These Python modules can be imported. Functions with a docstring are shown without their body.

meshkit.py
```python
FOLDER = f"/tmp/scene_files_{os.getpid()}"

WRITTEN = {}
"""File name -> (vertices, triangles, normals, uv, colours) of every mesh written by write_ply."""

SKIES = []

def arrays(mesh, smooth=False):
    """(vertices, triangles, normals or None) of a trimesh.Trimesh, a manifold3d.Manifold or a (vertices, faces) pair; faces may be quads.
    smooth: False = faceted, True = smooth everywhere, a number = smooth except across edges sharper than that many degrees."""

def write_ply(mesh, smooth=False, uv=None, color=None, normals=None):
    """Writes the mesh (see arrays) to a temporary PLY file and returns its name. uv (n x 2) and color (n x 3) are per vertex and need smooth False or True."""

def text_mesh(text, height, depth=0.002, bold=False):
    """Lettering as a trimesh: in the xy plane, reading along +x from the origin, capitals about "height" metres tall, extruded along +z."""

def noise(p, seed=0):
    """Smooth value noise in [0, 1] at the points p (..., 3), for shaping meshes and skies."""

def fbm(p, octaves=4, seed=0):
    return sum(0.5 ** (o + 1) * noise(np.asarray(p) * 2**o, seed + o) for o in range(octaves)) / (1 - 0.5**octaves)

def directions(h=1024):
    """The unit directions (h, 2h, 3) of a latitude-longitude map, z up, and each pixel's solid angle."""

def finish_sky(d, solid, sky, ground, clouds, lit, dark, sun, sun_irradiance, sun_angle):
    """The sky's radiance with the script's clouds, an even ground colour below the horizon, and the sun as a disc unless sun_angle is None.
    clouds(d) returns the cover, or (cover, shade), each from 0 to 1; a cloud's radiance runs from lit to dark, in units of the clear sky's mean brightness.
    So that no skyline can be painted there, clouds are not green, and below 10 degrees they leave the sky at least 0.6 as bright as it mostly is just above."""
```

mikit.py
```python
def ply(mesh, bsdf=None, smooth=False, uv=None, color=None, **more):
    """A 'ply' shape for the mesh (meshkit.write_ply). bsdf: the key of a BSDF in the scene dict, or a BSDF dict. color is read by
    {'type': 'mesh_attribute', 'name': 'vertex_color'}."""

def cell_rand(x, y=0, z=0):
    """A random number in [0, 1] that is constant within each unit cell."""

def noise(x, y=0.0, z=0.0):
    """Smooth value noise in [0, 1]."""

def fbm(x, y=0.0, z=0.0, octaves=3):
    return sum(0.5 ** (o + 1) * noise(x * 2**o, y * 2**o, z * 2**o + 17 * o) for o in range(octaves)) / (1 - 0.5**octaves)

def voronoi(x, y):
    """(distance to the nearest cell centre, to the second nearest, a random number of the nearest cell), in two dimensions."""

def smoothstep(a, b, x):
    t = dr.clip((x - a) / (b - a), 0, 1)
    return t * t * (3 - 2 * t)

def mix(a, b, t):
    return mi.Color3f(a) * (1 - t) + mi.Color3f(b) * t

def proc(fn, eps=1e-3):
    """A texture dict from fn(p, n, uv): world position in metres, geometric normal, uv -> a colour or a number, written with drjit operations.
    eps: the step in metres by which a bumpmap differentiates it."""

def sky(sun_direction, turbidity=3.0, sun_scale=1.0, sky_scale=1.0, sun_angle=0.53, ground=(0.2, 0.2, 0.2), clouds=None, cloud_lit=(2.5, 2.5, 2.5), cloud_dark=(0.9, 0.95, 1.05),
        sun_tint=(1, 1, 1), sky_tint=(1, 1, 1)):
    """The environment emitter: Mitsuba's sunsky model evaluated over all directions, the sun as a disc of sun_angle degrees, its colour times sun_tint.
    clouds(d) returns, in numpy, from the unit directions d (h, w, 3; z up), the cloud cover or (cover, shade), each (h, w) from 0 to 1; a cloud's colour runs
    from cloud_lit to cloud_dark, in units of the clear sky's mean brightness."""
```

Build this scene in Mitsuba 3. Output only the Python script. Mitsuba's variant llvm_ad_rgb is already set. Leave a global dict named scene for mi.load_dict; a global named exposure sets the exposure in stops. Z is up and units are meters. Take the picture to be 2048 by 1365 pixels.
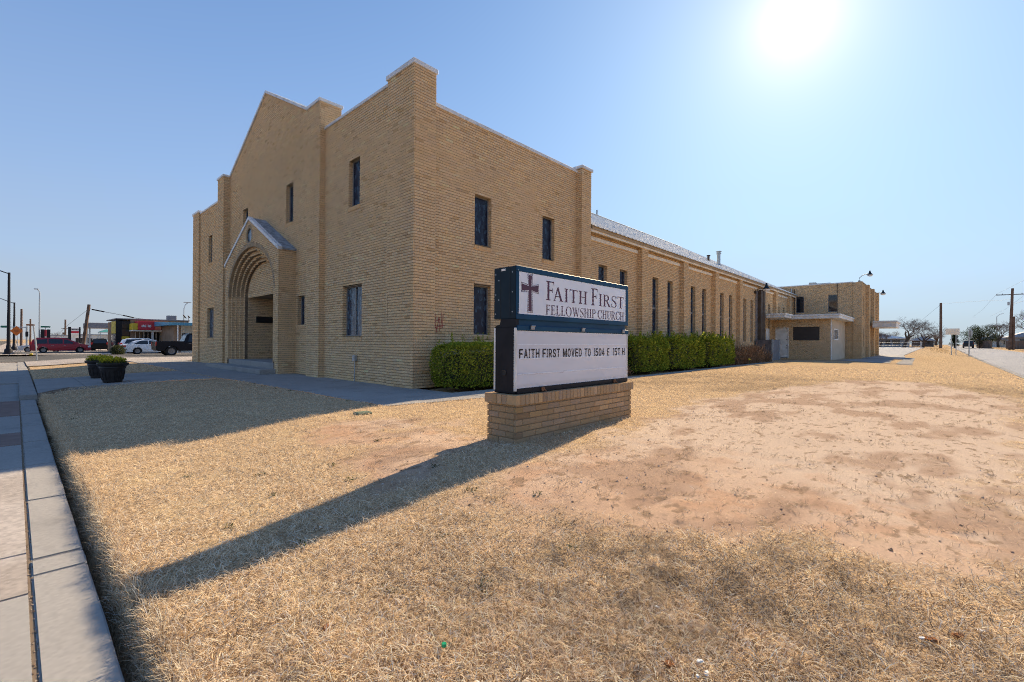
import math, random
import numpy as np, trimesh, shapely
from shapely.geometry import Polygon, LineString, Point, box as sbox
from shapely import affinity
import drjit as dr, mitsuba as mi
import mikit, meshkit
from mikit import proc, noise, fbm, mix, smoothstep, cell_rand, voronoi

# ---------------------------------------------------------------- camera, sky, exposure
T = mi.ScalarTransform4f
YAW, PITCH, ROLL, FPX, EYE = math.radians(42.9268), math.radians(0.1635), math.radians(0.3495), 922.455, 1.1
_f = np.array([math.cos(YAW)*math.cos(PITCH), math.sin(YAW)*math.cos(PITCH), math.sin(PITCH)])
_r = np.array([math.sin(YAW), -math.cos(YAW), 0.0]); _u = np.cross(_r, _f)
_r2 = math.cos(ROLL)*_r + math.sin(ROLL)*_u; _u2 = np.cross(_r2, _f)
scene, labels = {}, {}
scene['camera'] = {'type': 'perspective', 'fov_axis': 'x', 'fov': 2*math.degrees(math.atan(1024/FPX)), 'near_clip': 0.05, 'far_clip': 3000.0,
                   'to_world': T().look_at(origin=[0, 0, EYE], target=[float(_f[0]), float(_f[1]), EYE + float(_f[2])], up=_u2.tolist())}
_az, _el = math.radians(11.4), math.radians(31.0)
SUN = [math.cos(_el)*math.cos(_az), math.cos(_el)*math.sin(_az), math.sin(_el)]
def haze_sky(d):
    """pale dust haze: a band along the whole horizon, and the thin bright aureole it makes round the sun"""
    el = np.degrees(np.arcsin(np.clip(d[..., 2], -1, 1))); ang = np.degrees(np.arccos(np.clip(d @ np.array(SUN), -1, 1)))
    n = meshkit.fbm(d*np.array([3., 3., 14.]), 3)
    band = (.82+.14*n)*np.exp(-np.maximum(el, 0)/22.); au = .80*np.exp(-(ang/3.0)**1.1) + .30*np.exp(-(ang/13.)**1.2)
    cov = 1-(1-band)*(1-np.clip(au, 0, 1)); return cov, band*(1-np.clip(au, 0, 1))/np.maximum(cov, 1e-6)
scene['sky'] = mikit.sky(SUN, turbidity=2.0, sun_scale=1.0, sky_scale=1.0, sun_angle=0.6, sky_tint=(.60, .86, 1.11), ground=(0.36, 0.28, 0.2),
                         clouds=haze_sky, cloud_lit=(3.4, 3.36, 3.26), cloud_dark=(1.13, 1.13, 1.20))
exposure = 2.6

rng = np.random.default_rng(7)
random.seed(7)

# ---------------------------------------------------------------- mesh helper
class MB:
    def __init__(s): s.v, s.f, s.c, s.n = [], [], [], 0
    def add(s, v, f, c=None):
        v = np.asarray(v, float).reshape(-1, 3); f = np.asarray(f, int)
        if f.shape[1] == 4: f = np.vstack([f[:, [0, 1, 2]], f[:, [0, 2, 3]]])
        s.v.append(v); s.f.append(f + s.n); s.n += len(v)
        s.c.append(np.broadcast_to(np.array([.5, .5, .5]) if c is None else np.asarray(c, float), v.shape)); return s
    def tm(s, m, c=None): return s.add(m.vertices, m.faces, c)
    def box(s, x0, x1, y0, y1, z0, z1, c=None):
        v = [[x, y, z] for x in (x0, x1) for y in (y0, y1) for z in (z0, z1)]
        return s.add(v, [[0, 1, 3, 2], [4, 6, 7, 5], [0, 4, 5, 1], [2, 3, 7, 6], [0, 2, 6, 4], [1, 5, 7, 3]], c)
    def cbox(s, x0, x1, y0, y1, z0, z1, b=0.01, c=None):
        """box with chamfered edges"""
        P = []
        for x, sx in ((x0, 1), (x1, -1)):
            for y, sy in ((y0, 1), (y1, -1)):
                for z, sz in ((z0, 1), (z1, -1)):
                    P += [[x+sx*b, y+sy*b, z], [x+sx*b, y, z+sz*b], [x, y+sy*b, z+sz*b]]
        m = trimesh.convex.convex_hull(np.array(P)); return s.tm(m, c)
    def obox(s, c0, ax, h, c=None):
        ax = np.asarray(ax, float); v = np.array([np.asarray(c0) + sx*h[0]*ax[0] + sy*h[1]*ax[1] + sz*h[2]*ax[2] for sx in (-1, 1) for sy in (-1, 1) for sz in (-1, 1)])
        return s.add(v, [[0, 1, 3, 2], [4, 6, 7, 5], [0, 4, 5, 1], [2, 3, 7, 6], [0, 2, 6, 4], [1, 5, 7, 3]], c)
    def tube(s, pts, rad, sides=8, c=None, cap=True):
        p = np.asarray(pts, float); r = np.broadcast_to(rad, (len(p),)); t = np.gradient(p, axis=0)
        t /= np.linalg.norm(t, axis=1, keepdims=True) + 1e-12
        ref = np.array([0, 0, 1.0]) if abs(t[:, 2]).mean() < .8 else np.array([1.0, 0, 0])
        a = np.cross(t, ref); a /= np.linalg.norm(a, axis=1, keepdims=True) + 1e-12; b = np.cross(t, a)
        g = np.arange(sides)*2*np.pi/sides
        v = p[:, None] + r[:, None, None]*(np.cos(g)[None, :, None]*a[:, None] + np.sin(g)[None, :, None]*b[:, None])
        i, j = np.meshgrid(np.arange(len(p)-1), np.arange(sides), indexing='ij')
        q = np.stack([i*sides+j, i*sides+(j+1) % sides, (i+1)*sides+(j+1) % sides, (i+1)*sides+j], -1).reshape(-1, 4)
        f = np.vstack([q[:, [0, 1, 2]], q[:, [0, 2, 3]]]); vv = v.reshape(-1, 3)
        if cap:
            n = len(vv); vv = np.vstack([vv, p[0], p[-1]]); k = np.arange(sides); e = (len(p)-1)*sides
            f = np.vstack([f, np.stack([k, k*0+n, (k+1) % sides], 1), np.stack([e+k, e+(k+1) % sides, k*0+n+1], 1)])
        return s.add(vv, f, c)
    def prism(s, poly, o, u, v, w, c=None):
        """shapely polygon (s,t) at o + s*u + t*v extruded by the vector w"""
        for g in getattr(poly, 'geoms', [poly]):
            if g.is_empty or g.area < 1e-7: continue
            m = trimesh.creation.extrude_polygon(g, 1.0, engine='earcut'); P = m.vertices
            s.add(np.asarray(o) + P[:, :1]*np.asarray(u, float) + P[:, 1:2]*np.asarray(v, float) + P[:, 2:]*np.asarray(w, float), m.faces, c)
        return s
    def lathe(s, prof, ctr, n=28, c=None):
        p = np.asarray(prof, float); g = np.arange(n)*2*np.pi/n
        v = np.stack([p[:, 0][:, None]*np.cos(g), p[:, 0][:, None]*np.sin(g), np.broadcast_to(p[:, 1][:, None], (len(p), n))], -1).reshape(-1, 3) + np.asarray(ctr)
        i, j = np.meshgrid(np.arange(len(p)-1), np.arange(n), indexing='ij')
        q = np.stack([i*n+j, i*n+(j+1) % n, (i+1)*n+(j+1) % n, (i+1)*n+j], -1).reshape(-1, 4); return s.add(v, q, c)
    def arrays(s): return np.vstack(s.v), np.vstack(s.f), np.vstack(s.c)
    def xf(s, rot, loc):
        c_, s_ = math.cos(rot), math.sin(rot); R = np.array([[c_, -s_, 0], [s_, c_, 0], [0, 0, 1]])
        s.v = [v @ R.T + np.asarray(loc) for v in s.v]; return s

def key_of(name):
    if name not in scene and name not in labels: return name
    k = 1
    while f'{name}_{k:03d}' in scene or f'{name}_{k:03d}' in labels: k += 1
    return f'{name}_{k:03d}'
def put(name, m, mat, smooth=False, vc=False):
    k = key_of(name); v, f, c = m.arrays()
    if vc: scene[k] = mikit.ply((v, f), mat, smooth=smooth, color=c)
    else: scene[k] = mikit.ply((v, f), mat, smooth=smooth)
    return k
def tag(k, label=None, cat=None, group=None, kind=None):
    d = labels.setdefault(k, {})
    for a, b in (('label', label), ('category', cat), ('group', group), ('kind', kind)):
        if b: d[a] = b
    return k
def thing(name, label, cat, group=None):
    k = key_of(name); labels[k] = {}; return tag(k, label, cat, group)

# ---------------------------------------------------------------- materials
def two(b): return {'type': 'twosided', 'bsdf': b}
def rgb(*c): return {'type': 'rgb', 'value': list(c)}
def pr(c, rough=.6, spec=.4, metal=0., **k):
    return two({'type': 'principled', 'base_color': c if isinstance(c, dict) else rgb(*c), 'roughness': rough, 'specular': spec, 'metallic': metal, **k})
VC = {'type': 'mesh_attribute', 'name': 'vertex_color'}
scene['m_brick'] = two({'type': 'diffuse', 'reflectance': VC})
scene['m_paint_vc'] = pr(VC, .55, .3)
scene['m_grass'] = {'type': 'principledthin', 'base_color': VC, 'roughness': .6, 'diff_trans': 0.75}
scene['m_leaf'] = {'type': 'principledthin', 'base_color': VC, 'roughness': .5, 'diff_trans': 0.8}
def c_mottle(a, b, sc, d=None):
    return proc(lambda p, n, uv: mix(a, b, smoothstep(.25, .75, fbm(p.x*sc, p.y*sc, p.z*sc, 3))))
scene['m_mortar'] = two({'type': 'diffuse', 'reflectance': c_mottle((.16, .115, .08), (.24, .175, .12), 9.)})
scene['m_mortar_tan'] = two({'type': 'diffuse', 'reflectance': c_mottle((.30, .215, .135), (.36, .265, .17), 9.)})
def f_conc(p, n, uv):
    a = fbm(p.x*1.3, p.y*1.3, p.z*1.3, 4); b = noise(p.x*60, p.y*60, p.z*60); s = smoothstep(.58, .75, fbm(p.x*3+9, p.y*3, 1., 3))
    return mix(mix((.30, .29, .275), (.38, .365, .34), a), (.22, .21, .195), s*.3)*(0.9+.2*b)
scene['m_concrete'] = two({'type': 'diffuse', 'reflectance': proc(f_conc)})
def f_dustconc(p, n, uv):
    a = fbm(p.x*2.1, p.y*2.1, 3., 4); b = noise(p.x*45, p.y*45, 2.)
    return mix((.43, .39, .355), (.35, .31, .275), smoothstep(.35, .7, a))*(0.82+.36*b)
scene['m_dust_concrete'] = two({'type': 'diffuse', 'reflectance': proc(f_dustconc)})
def f_brickpave(p, n, uv):
    return mix((.30, .22, .19), (.24, .175, .15), noise(p.x*9, p.y*9, 0.))
scene['m_red_paving'] = two({'type': 'diffuse', 'reflectance': proc(f_brickpave)})
def f_asph(p, n, uv):
    a = fbm(p.x*.5, p.y*.5, 0., 4); b = noise(p.x*25, p.y*25, 0.)
    return mix((.10, .098, .095), (.17, .165, .155), a)*(.85+.3*b)
scene['m_asphalt'] = two({'type': 'diffuse', 'reflectance': proc(f_asph)})
def f_road(p, n, uv):
    a = fbm(p.x*.08, p.y*.6, 0., 4); b = noise(p.x*25, p.y*25, 0.)
    return mix((.20, .205, .21), (.26, .265, .27), a)*(.95+.1*b)
scene['m_road'] = two({'type': 'principled', 'base_color': proc(f_road), 'roughness': .85, 'specular': .25})
def f_coping(p, n, uv):
    return mix((.66, .67, .67), (.50, .50, .48), smoothstep(.45, .8, fbm(p.x*3, p.y*3, p.z*6, 3)))
scene['m_coping'] = two({'type': 'principled', 'base_color': proc(f_coping), 'roughness': .5, 'specular': .4})
scene['m_white'] = pr(c_mottle((.74, .73, .70), (.62, .60, .56), 4.), .5)
scene['m_cream'] = pr(c_mottle((.78, .72, .60), (.70, .63, .51), 3.), .6)
scene['m_beige'] = pr(c_mottle((.50, .41, .30), (.44, .36, .26), 2.), .7)
scene['m_tan'] = pr(c_mottle((.42, .32, .20), (.34, .25, .15), 3.), .7)
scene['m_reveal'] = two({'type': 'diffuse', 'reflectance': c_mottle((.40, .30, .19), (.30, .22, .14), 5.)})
def f_roof(p, n, uv):
    a = fbm(p.x*.9, p.y*.35, 0., 4); st = noise(p.x*4, p.y*.5, 5.)
    return mix((.64, .67, .65), (.50, .53, .515), a)*(.85+.2*st)
scene['m_metal_roof'] = two({'type': 'principled', 'base_color': proc(f_roof), 'roughness': .75, 'specular': .2})
scene['m_galv'] = pr(c_mottle((.45, .48, .50), (.33, .36, .38), 8.), .4, .5, .6)
scene['m_steel'] = pr((.35, .35, .36), .35, .5, .9)
scene['m_shingle'] = pr(c_mottle((.30, .33, .36), (.16, .17, .18), 7.), .8)
def f_stain(p, n, uv):
    d1, d2, w = voronoi((p.x+p.y)*15., p.z*9.)
    lead = 1 - smoothstep(.02, .10, d2-d1)
    g = mix((.010, .014, .035), (.05, .10, .16), w*w*w)
    return mix(g, (.012, .011, .012), lead)
scene['m_stained'] = two({'type': 'principled', 'base_color': proc(f_stain), 'roughness': .3, 'specular': .22})
def f_stain2(p, n, uv):
    d1, d2, w = voronoi((p.x+p.y)*17., p.z*7.)
    lead = 1 - smoothstep(.03, .14, d2-d1)
    g = mix((.02, .04, .08), (.16, .24, .30), w*w)
    return mix(g, (.012, .011, .012), lead)
scene['m_stained_light'] = two({'type': 'principled', 'base_color': proc(f_stain2), 'roughness': .2, 'specular': .5})
scene['m_glass_dark'] = two({'type': 'principled', 'base_color': rgb(.012, .018, .026), 'roughness': .05, 'specular': .6})
scene['m_frame'] = pr((.22, .21, .20), .5)
scene['m_bronze'] = pr((.045, .035, .03), .5)
scene['m_sign_blue'] = pr(c_mottle((.004, .045, .10), (.006, .058, .12), 5.), .5, .2)
scene['m_sign_dark'] = pr(c_mottle((.006, .018, .03), (.01, .024, .036), 6.), .5, .2)
scene['m_sign_black'] = pr(c_mottle((.008, .009, .013), (.014, .014, .019), 6.), .5, .2)
def f_panel(p, n, uv):
    a = fbm(p.x*2, p.z*9, 0., 3)
    return mix((.80, .82, .86), (.72, .74, .78), a)
scene['m_sign_white'] = pr(proc(f_panel), .3, .4)
def f_copy(p, n, uv):
    a = fbm(p.x*1.5, p.z*8, 3., 4)
    rust = smoothstep(.55, .8, fbm(p.x*7, p.z*30, 1., 3))*smoothstep(.012, .004, dr.abs(p.z-(.742+.004*noise(p.x*9, 0., 0.))))*smoothstep(5.6, 4.2, p.x)
    grime = smoothstep(.03, .0, dr.abs(p.z-.615))*.25 + smoothstep(.05, .0, dr.abs(p.z-1.18))*.2*fbm(p.x*3, p.z*20, 7., 3)
    c = mix((.70, .70, .74), (.60, .60, .63), a)
    c = mix(c, (.40, .36, .33), grime)
    return mix(c, (.25, .10, .06), rust*.9)
scene['m_copy_board'] = pr(proc(f_copy), .4, .4)
scene['m_letter_purple'] = pr((.085, .030, .055), .5)
scene['m_letter_black'] = pr(c_mottle((.012, .012, .014), (.035, .02, .015), 40.), .5)
scene['m_graffiti'] = pr((.34, .05, .05), .8, .2)
scene['m_black'] = pr((.012, .012, .013), .5)
scene['m_rubber'] = pr((.02, .02, .021), .8, .2)
scene['m_pot'] = pr(c_mottle((.012, .010, .010), (.03, .025, .024), 12.), .45, .4)
scene['m_wood_pole'] = two({'type': 'diffuse', 'reflectance': c_mottle((.13, .085, .06), (.19, .13, .10), 2.)})
scene['m_wood_grey'] = two({'type': 'diffuse', 'reflectance': c_mottle((.15, .125, .115), (.09, .075, .07), 4.)})
scene['m_bark'] = two({'type': 'diffuse', 'reflectance': c_mottle((.115, .09, .075), (.075, .06, .05), 3.)})
scene['m_twig'] = two({'type': 'diffuse', 'reflectance': c_mottle((.20, .16, .14), (.14, .115, .10), 3.)})
scene['m_grey_paint'] = pr((.20, .20, .215), .6)
scene['m_brown_paint'] = pr(c_mottle((.10, .075, .055), (.06, .042, .03), 3.), .6)
scene['m_orange'] = pr((.75, .17, .02), .5)
scene['m_rust'] = pr(c_mottle((.30, .15, .08), (.16, .08, .05), 20.), .8, .2)
scene['m_green_sign'] = pr((.02, .16, .10), .5)
scene['m_red'] = pr((.50, .03, .045), .5)
scene['m_yellow'] = pr((.58, .42, .03), .5)
scene['m_teal'] = pr((.06, .24, .22), .6)
scene['m_blue_roof'] = pr((.07, .24, .36), .5)
scene['m_grey_roof'] = pr(c_mottle((.30, .31, .33), (.24, .25, .26), 1.), .7)
scene['m_wall_pale'] = pr(c_mottle((.55, .52, .46), (.47, .44, .38), .6), .8, .2)
scene['m_wall_tan'] = two({'type': 'diffuse', 'reflectance': c_mottle((.34, .24, .17), (.28, .19, .13), 2.)})
scene['m_wall_grey'] = pr((.26, .27, .28), .8, .2)
def f_wood_fence(p, n, uv):
    return mix((.20, .15, .12), (.13, .10, .085), noise((p.x+p.y)*7., 0., p.z*.6))
scene['m_fence_wood'] = two({'type': 'diffuse', 'reflectance': proc(f_wood_fence)})
for nm, col in dict(red=(.30, .010, .026), white=(.72, .74, .76), black=(.010, .011, .014), charcoal=(.010, .012, .017), silver=(.40, .43, .46), dark=(.03, .035, .045)).items():
    scene['m_car_'+nm] = two({'type': 'principled', 'base_color': rgb(*col), 'roughness': .35, 'specular': .35, 'clearcoat': .3, 'clearcoat_gloss': .9})
scene['m_rim'] = pr((.22, .225, .235), .4, .5, .6)
scene['m_tail'] = pr((.45, .015, .015), .25, .5)
scene['m_headlight'] = pr((.7, .72, .74), .15, .5)
scene['m_litter'] = pr((.75, .74, .70), .7)
scene['m_cap_green'] = pr((.01, .32, .14), .35)
scene['m_valve_green'] = pr((.13, .165, .11), .7)
scene['m_dry_leaf'] = two({'type': 'diffuse', 'reflectance': rgb(.25, .11, .05)})
scene['m_roadline'] = pr((.60, .58, .50), .7)

# ---------------------------------------------------------------- ground
def ss(a, b, x):
    t = np.clip((np.asarray(x, float)-a)/(b-a), 0, 1); return t*t*(3-2*t)
def nfbm(x, y, sc, o=3, seed=0):
    return meshkit.fbm(np.stack([np.asarray(x)*sc, np.asarray(y)*sc, np.zeros_like(x)+.37], -1), o, seed)
def hgt(x, y, rough=True):
    x = np.asarray(x, float); y = np.asarray(y, float)
    lawn = -.145*(1-ss(.2, 3.2, x)) + (.03*(nfbm(x, y, .8, 2, 5)-.5) if rough else 0)
    if rough:
        lawn = lawn + (.020*(nfbm(x, y, 7., 3, 9)-.5))*ss(.3, .5, x)
    wob = .05*(nfbm(x*0, y, 3., 3, 21)-.5) if rough else 0
    z = -.40 + (lawn+.40)*ss(.285, .41, x+wob)
    z = z - (z+.27)*ss(-2.13, -2.25, y)*ss(-8.7, -8.5, y)*ss(2, 3, x)
    z = z - .0095*np.clip(y-27, 0, 50) + .0042*np.clip(x-45, 0, 250)
    return z
DIRT_A = Polygon([[2.16, 5.23], [2.86, 6.12], [3.74, 5.65], [4.3, 4.87], [3.75, 4.05], [3.03, 3.42], [2.41, 3.12], [2.0, 3.25], [1.97, 3.92]])
DIRT_B = Polygon([[2.07, 2.5], [2.92, 2.95], [3.74, 2.93], [5.7, 2.99], [7.05, 3.22], [9.1, 3.45], [13.1, 3.1], [17.7, 2.05], [18.2, .34], [14, -1.2], [8, -1.0], [3.23, -.4], [3.07, .06], [2.98, .35], [2.9, .56], [2.52, .82], [2.45, 1.2], [2.25, 1.57], [2.1, 2.06]])
def dirt_mask(x, y):
    x = np.asarray(x, float).ravel(); y = np.asarray(y, float).ravel()
    out = np.zeros(len(x)); near = (x > 1) & (x < 21) & (y > -3) & (y < 8)
    pts = shapely.points(x[near], y[near]); best = np.full(near.sum(), -9.)
    for P, wd in ((DIRT_A, .75), (DIRT_B, 1.0)):
        d = shapely.distance(pts, P.boundary); d = np.where(shapely.contains(P, pts), d, -d)
        best = np.maximum(best, np.where(P is DIRT_A, np.minimum(d, .42), d))
    n = nfbm(x[near], y[near], 1.6, 4, 3)-.5; n2 = nfbm(x[near], y[near], 6., 3, 4)-.5
    out[near] = ss(-.22, .34, best + 1.3*n + .75*n2 - .03)
    return out
def dark_mask(x, y):
    """grey trampled thatch along the near rim of the bare soil"""
    x = np.asarray(x, float); y = np.asarray(y, float)
    n = nfbm(x, y, 1.1, 3, 14)
    a = np.exp(-((x-(2.25+.35*(.9-y)))**2)/.34)*ss(2.6, 1.3, y)
    far = ss(9.5, 11.5, x)*ss(19.5, 16.5, x)*ss(.2, .6, n)*.6
    n2 = nfbm(x, y, 4.5, 3, 15); n3 = nfbm(x, y, 11., 3, 16); return np.clip(np.maximum(a*ss(.30, .5, n)*(.35+.65*ss(.40, .60, n2))*ss(.36, .60, n3)*.95, far*(.4+.6*ss(.4, .6, n3))), 0, 1)
def grad(a, b, d0, g):
    o = [a]; d = d0
    while o[-1] < b: o.append(o[-1]+d); d *= g
    return o
gx = np.array(sorted(set(np.round([-1200, -600, -300, -150, -80, -40, -20, -10, -6, -4, -2, -1, -.5, 0, .1, .2] + list(np.arange(.24, .46, .02)) + list(np.arange(.48, 5.2, .04)) + grad(5.24, 1400, .05, 1.045), 3))))
gy = np.array(sorted(set(np.round([-v for v in grad(.95, 1400, .05, 1.10)] + list(np.arange(-.9, 5.6, .04)) + grad(5.6, 1400, .05, 1.055) + [-2.12, -2.17, -2.22, -2.27, -8.5, -8.6, -8.7], 3))))
X, Y = np.meshgrid(gx, gy, indexing='ij')
facade_walk = Polygon([(4.27, 6.93), (6.40, 6.57), (6.40, 9.0), (6.40, 31), (4.0, 31), (4.0, 20.5), (4.05, 15.45), (4.18, 14.0)])
branch = Polygon([(.335, 14.6), (.9, 15.9), (1.6, 15.8), (2.44, 15.55), (3.2, 15.5), (4.0, 15.45), (3.98, 20.3), (3.0, 20.15), (1.8, 19.95), (.36, 19.75)])
wz = lambda x: -.09*(1-ss(.3, 4.0, x))
side_path_ = Polygon([(6.3, 6.57), (8.2, 6.62), (14, 7.08), (31, 7.5), (31, 30), (6.3, 30)])
Z = hgt(X, Y)
fadeo = ss(20, 40, np.hypot(X, Y)); Z = Z*(1-fadeo) + hgt(X, Y, False)*fadeo
_p = shapely.points(X.ravel(), Y.ravel()); _in = np.zeros(X.size, bool)
for P_ in (facade_walk, branch, side_path_): _in |= shapely.contains(P_.buffer(-.03), _p)
Z = np.where(_in.reshape(X.shape), np.minimum(Z, -.045)-.06*(X < 4.2)-.01, Z)
gi, gj = np.meshgrid(np.arange(len(gx)-1), np.arange(len(gy)-1), indexing='ij'); w_ = len(gy)
gf = np.stack([gi*w_+gj, (gi+1)*w_+gj, (gi+1)*w_+gj+1, gi*w_+gj+1], -1).reshape(-1, 4)
gf = np.vstack([gf[:, [0, 1, 2]], gf[:, [0, 2, 3]]])
guv = np.stack([dirt_mask(X, Y), dark_mask(X.ravel(), Y.ravel())], -1)
def f_ground(p, n, uv):
    d = uv.x; dk = uv.y
    big = fbm(p.x*.6, p.y*.6, 0., 3); mid = fbm(p.x*4, p.y*4, 2., 3); fine = noise(p.x*70, p.y*70, 0.); fi2 = noise(p.x*190, p.y*130, 4.)
    straw = mix((.56, .415, .255), (.49, .355, .215), big)
    straw = mix(straw, (.22, .15, .085), smoothstep(.42, .70, .5*fine+.5*fi2)*.8)
    straw = mix(straw, (.56, .43, .25), smoothstep(.55, .8, mid)*.5)
    grey = mix((.21, .155, .105), (.12, .085, .06), .5*fine+.5*fi2)
    straw = mix(straw, grey, dk*.85)
    soil = mix((.46, .315, .215), (.50, .395, .305), smoothstep(2.0, 5.0, p.x + (big-.5)*3))
    soil = mix(soil, (.43, .26, .16), smoothstep(.5, .75, mid)*smoothstep(6., 3., p.x)*.6)
    soil = mix(soil, (.30, .20, .14), smoothstep(.50, .68, fbm(p.x*1.2+5, p.y*2.6, 1., 4))*.65)
    soil = mix(soil, (.24, .165, .11), smoothstep(.62, .80, fbm(p.x*9, p.y*16, 3., 3))*.8)
    soil = soil*(.86+.28*fi2)
    return mix(straw, soil, d)
scene['m_ground'] = two({'type': 'diffuse', 'reflectance': proc(f_ground)})
scene['lawn_ground'] = mikit.ply((np.stack([X, Y, Z], -1).reshape(-1, 3), gf), 'm_ground', smooth=True, uv=guv)
tag('lawn_ground', 'dry tan lawn with a wide bare patch of reddish soil', kind='structure')

def tone_c(r): return np.array([(.34, .24, .17), (.22, .15, .10), (.45, .36, .28), (.16, .12, .09)][r.integers(0, 4)])
# ---- slabs (sheets with real thickness)
def slab_poly(mb, poly, z1, th=.12, b=.008):
    """flat slab with a worn (chamfered) top edge"""
    inner = poly.buffer(-b, join_style=2)
    mb.prism(poly, (0, 0, z1-th), (1, 0, 0), (0, 1, 0), (0, 0, th-b))
    mb.prism(inner, (0, 0, z1-b), (1, 0, 0), (0, 1, 0), (0, 0, b)); return mb
ys = [-4, -2.5, -1.0, .5, 2.1, 3.66, 3.94, 5.4, 6.90, 8.5, 10.1, 11.7, 13.1, 14.42]
labels['kerb_strip'] = {'label': 'narrow grey concrete kerb strip along the lawn edge', 'kind': 'structure'}
for i in range(len(ys)-1):
    m = MB(); ya, yb = ys[i]+.006, ys[i+1]-.006
    if i == 5: yb -= .02
    P = [(.066+.004*random.random(), ya), (.292, ya)] + [(.292+.004*random.random(), ya+(yb-ya)*k/4) for k in (1, 2, 3)] + [(.292, yb), (.066, yb)]
    slab_poly(m, Polygon(P), -.205 + .004*random.random()); put('kerb_strip__slab', m, 'm_concrete')
for (ya, yb) in ((14.44, 17.0), (17.01, 19.75)):
    m = MB(); slab_poly(m, Polygon([(.055, ya), (.325, ya), (.325, yb), (.055, yb)]), -.10, .22, .012); put('kerb_strip__slab', m, 'm_concrete')
for (ya, yb) in ((19.76, 22.5), (22.51, 26), (26.01, 29), (29.01, 32), (32.01, 35), (35.01, 38), (38.01, 40.4)):
    m = MB(); slab_poly(m, Polygon([(.05, ya), (.345, ya), (.345, yb), (.05, yb)]), -.16-.0095*max(ya-27, 0), .2, .012); put('kerb_strip__slab', m, 'm_concrete')
labels['sidewalk'] = {'label': 'concrete sidewalk panels left of the kerb strip, partly dusted with pink soil', 'kind': 'structure'}
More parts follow.
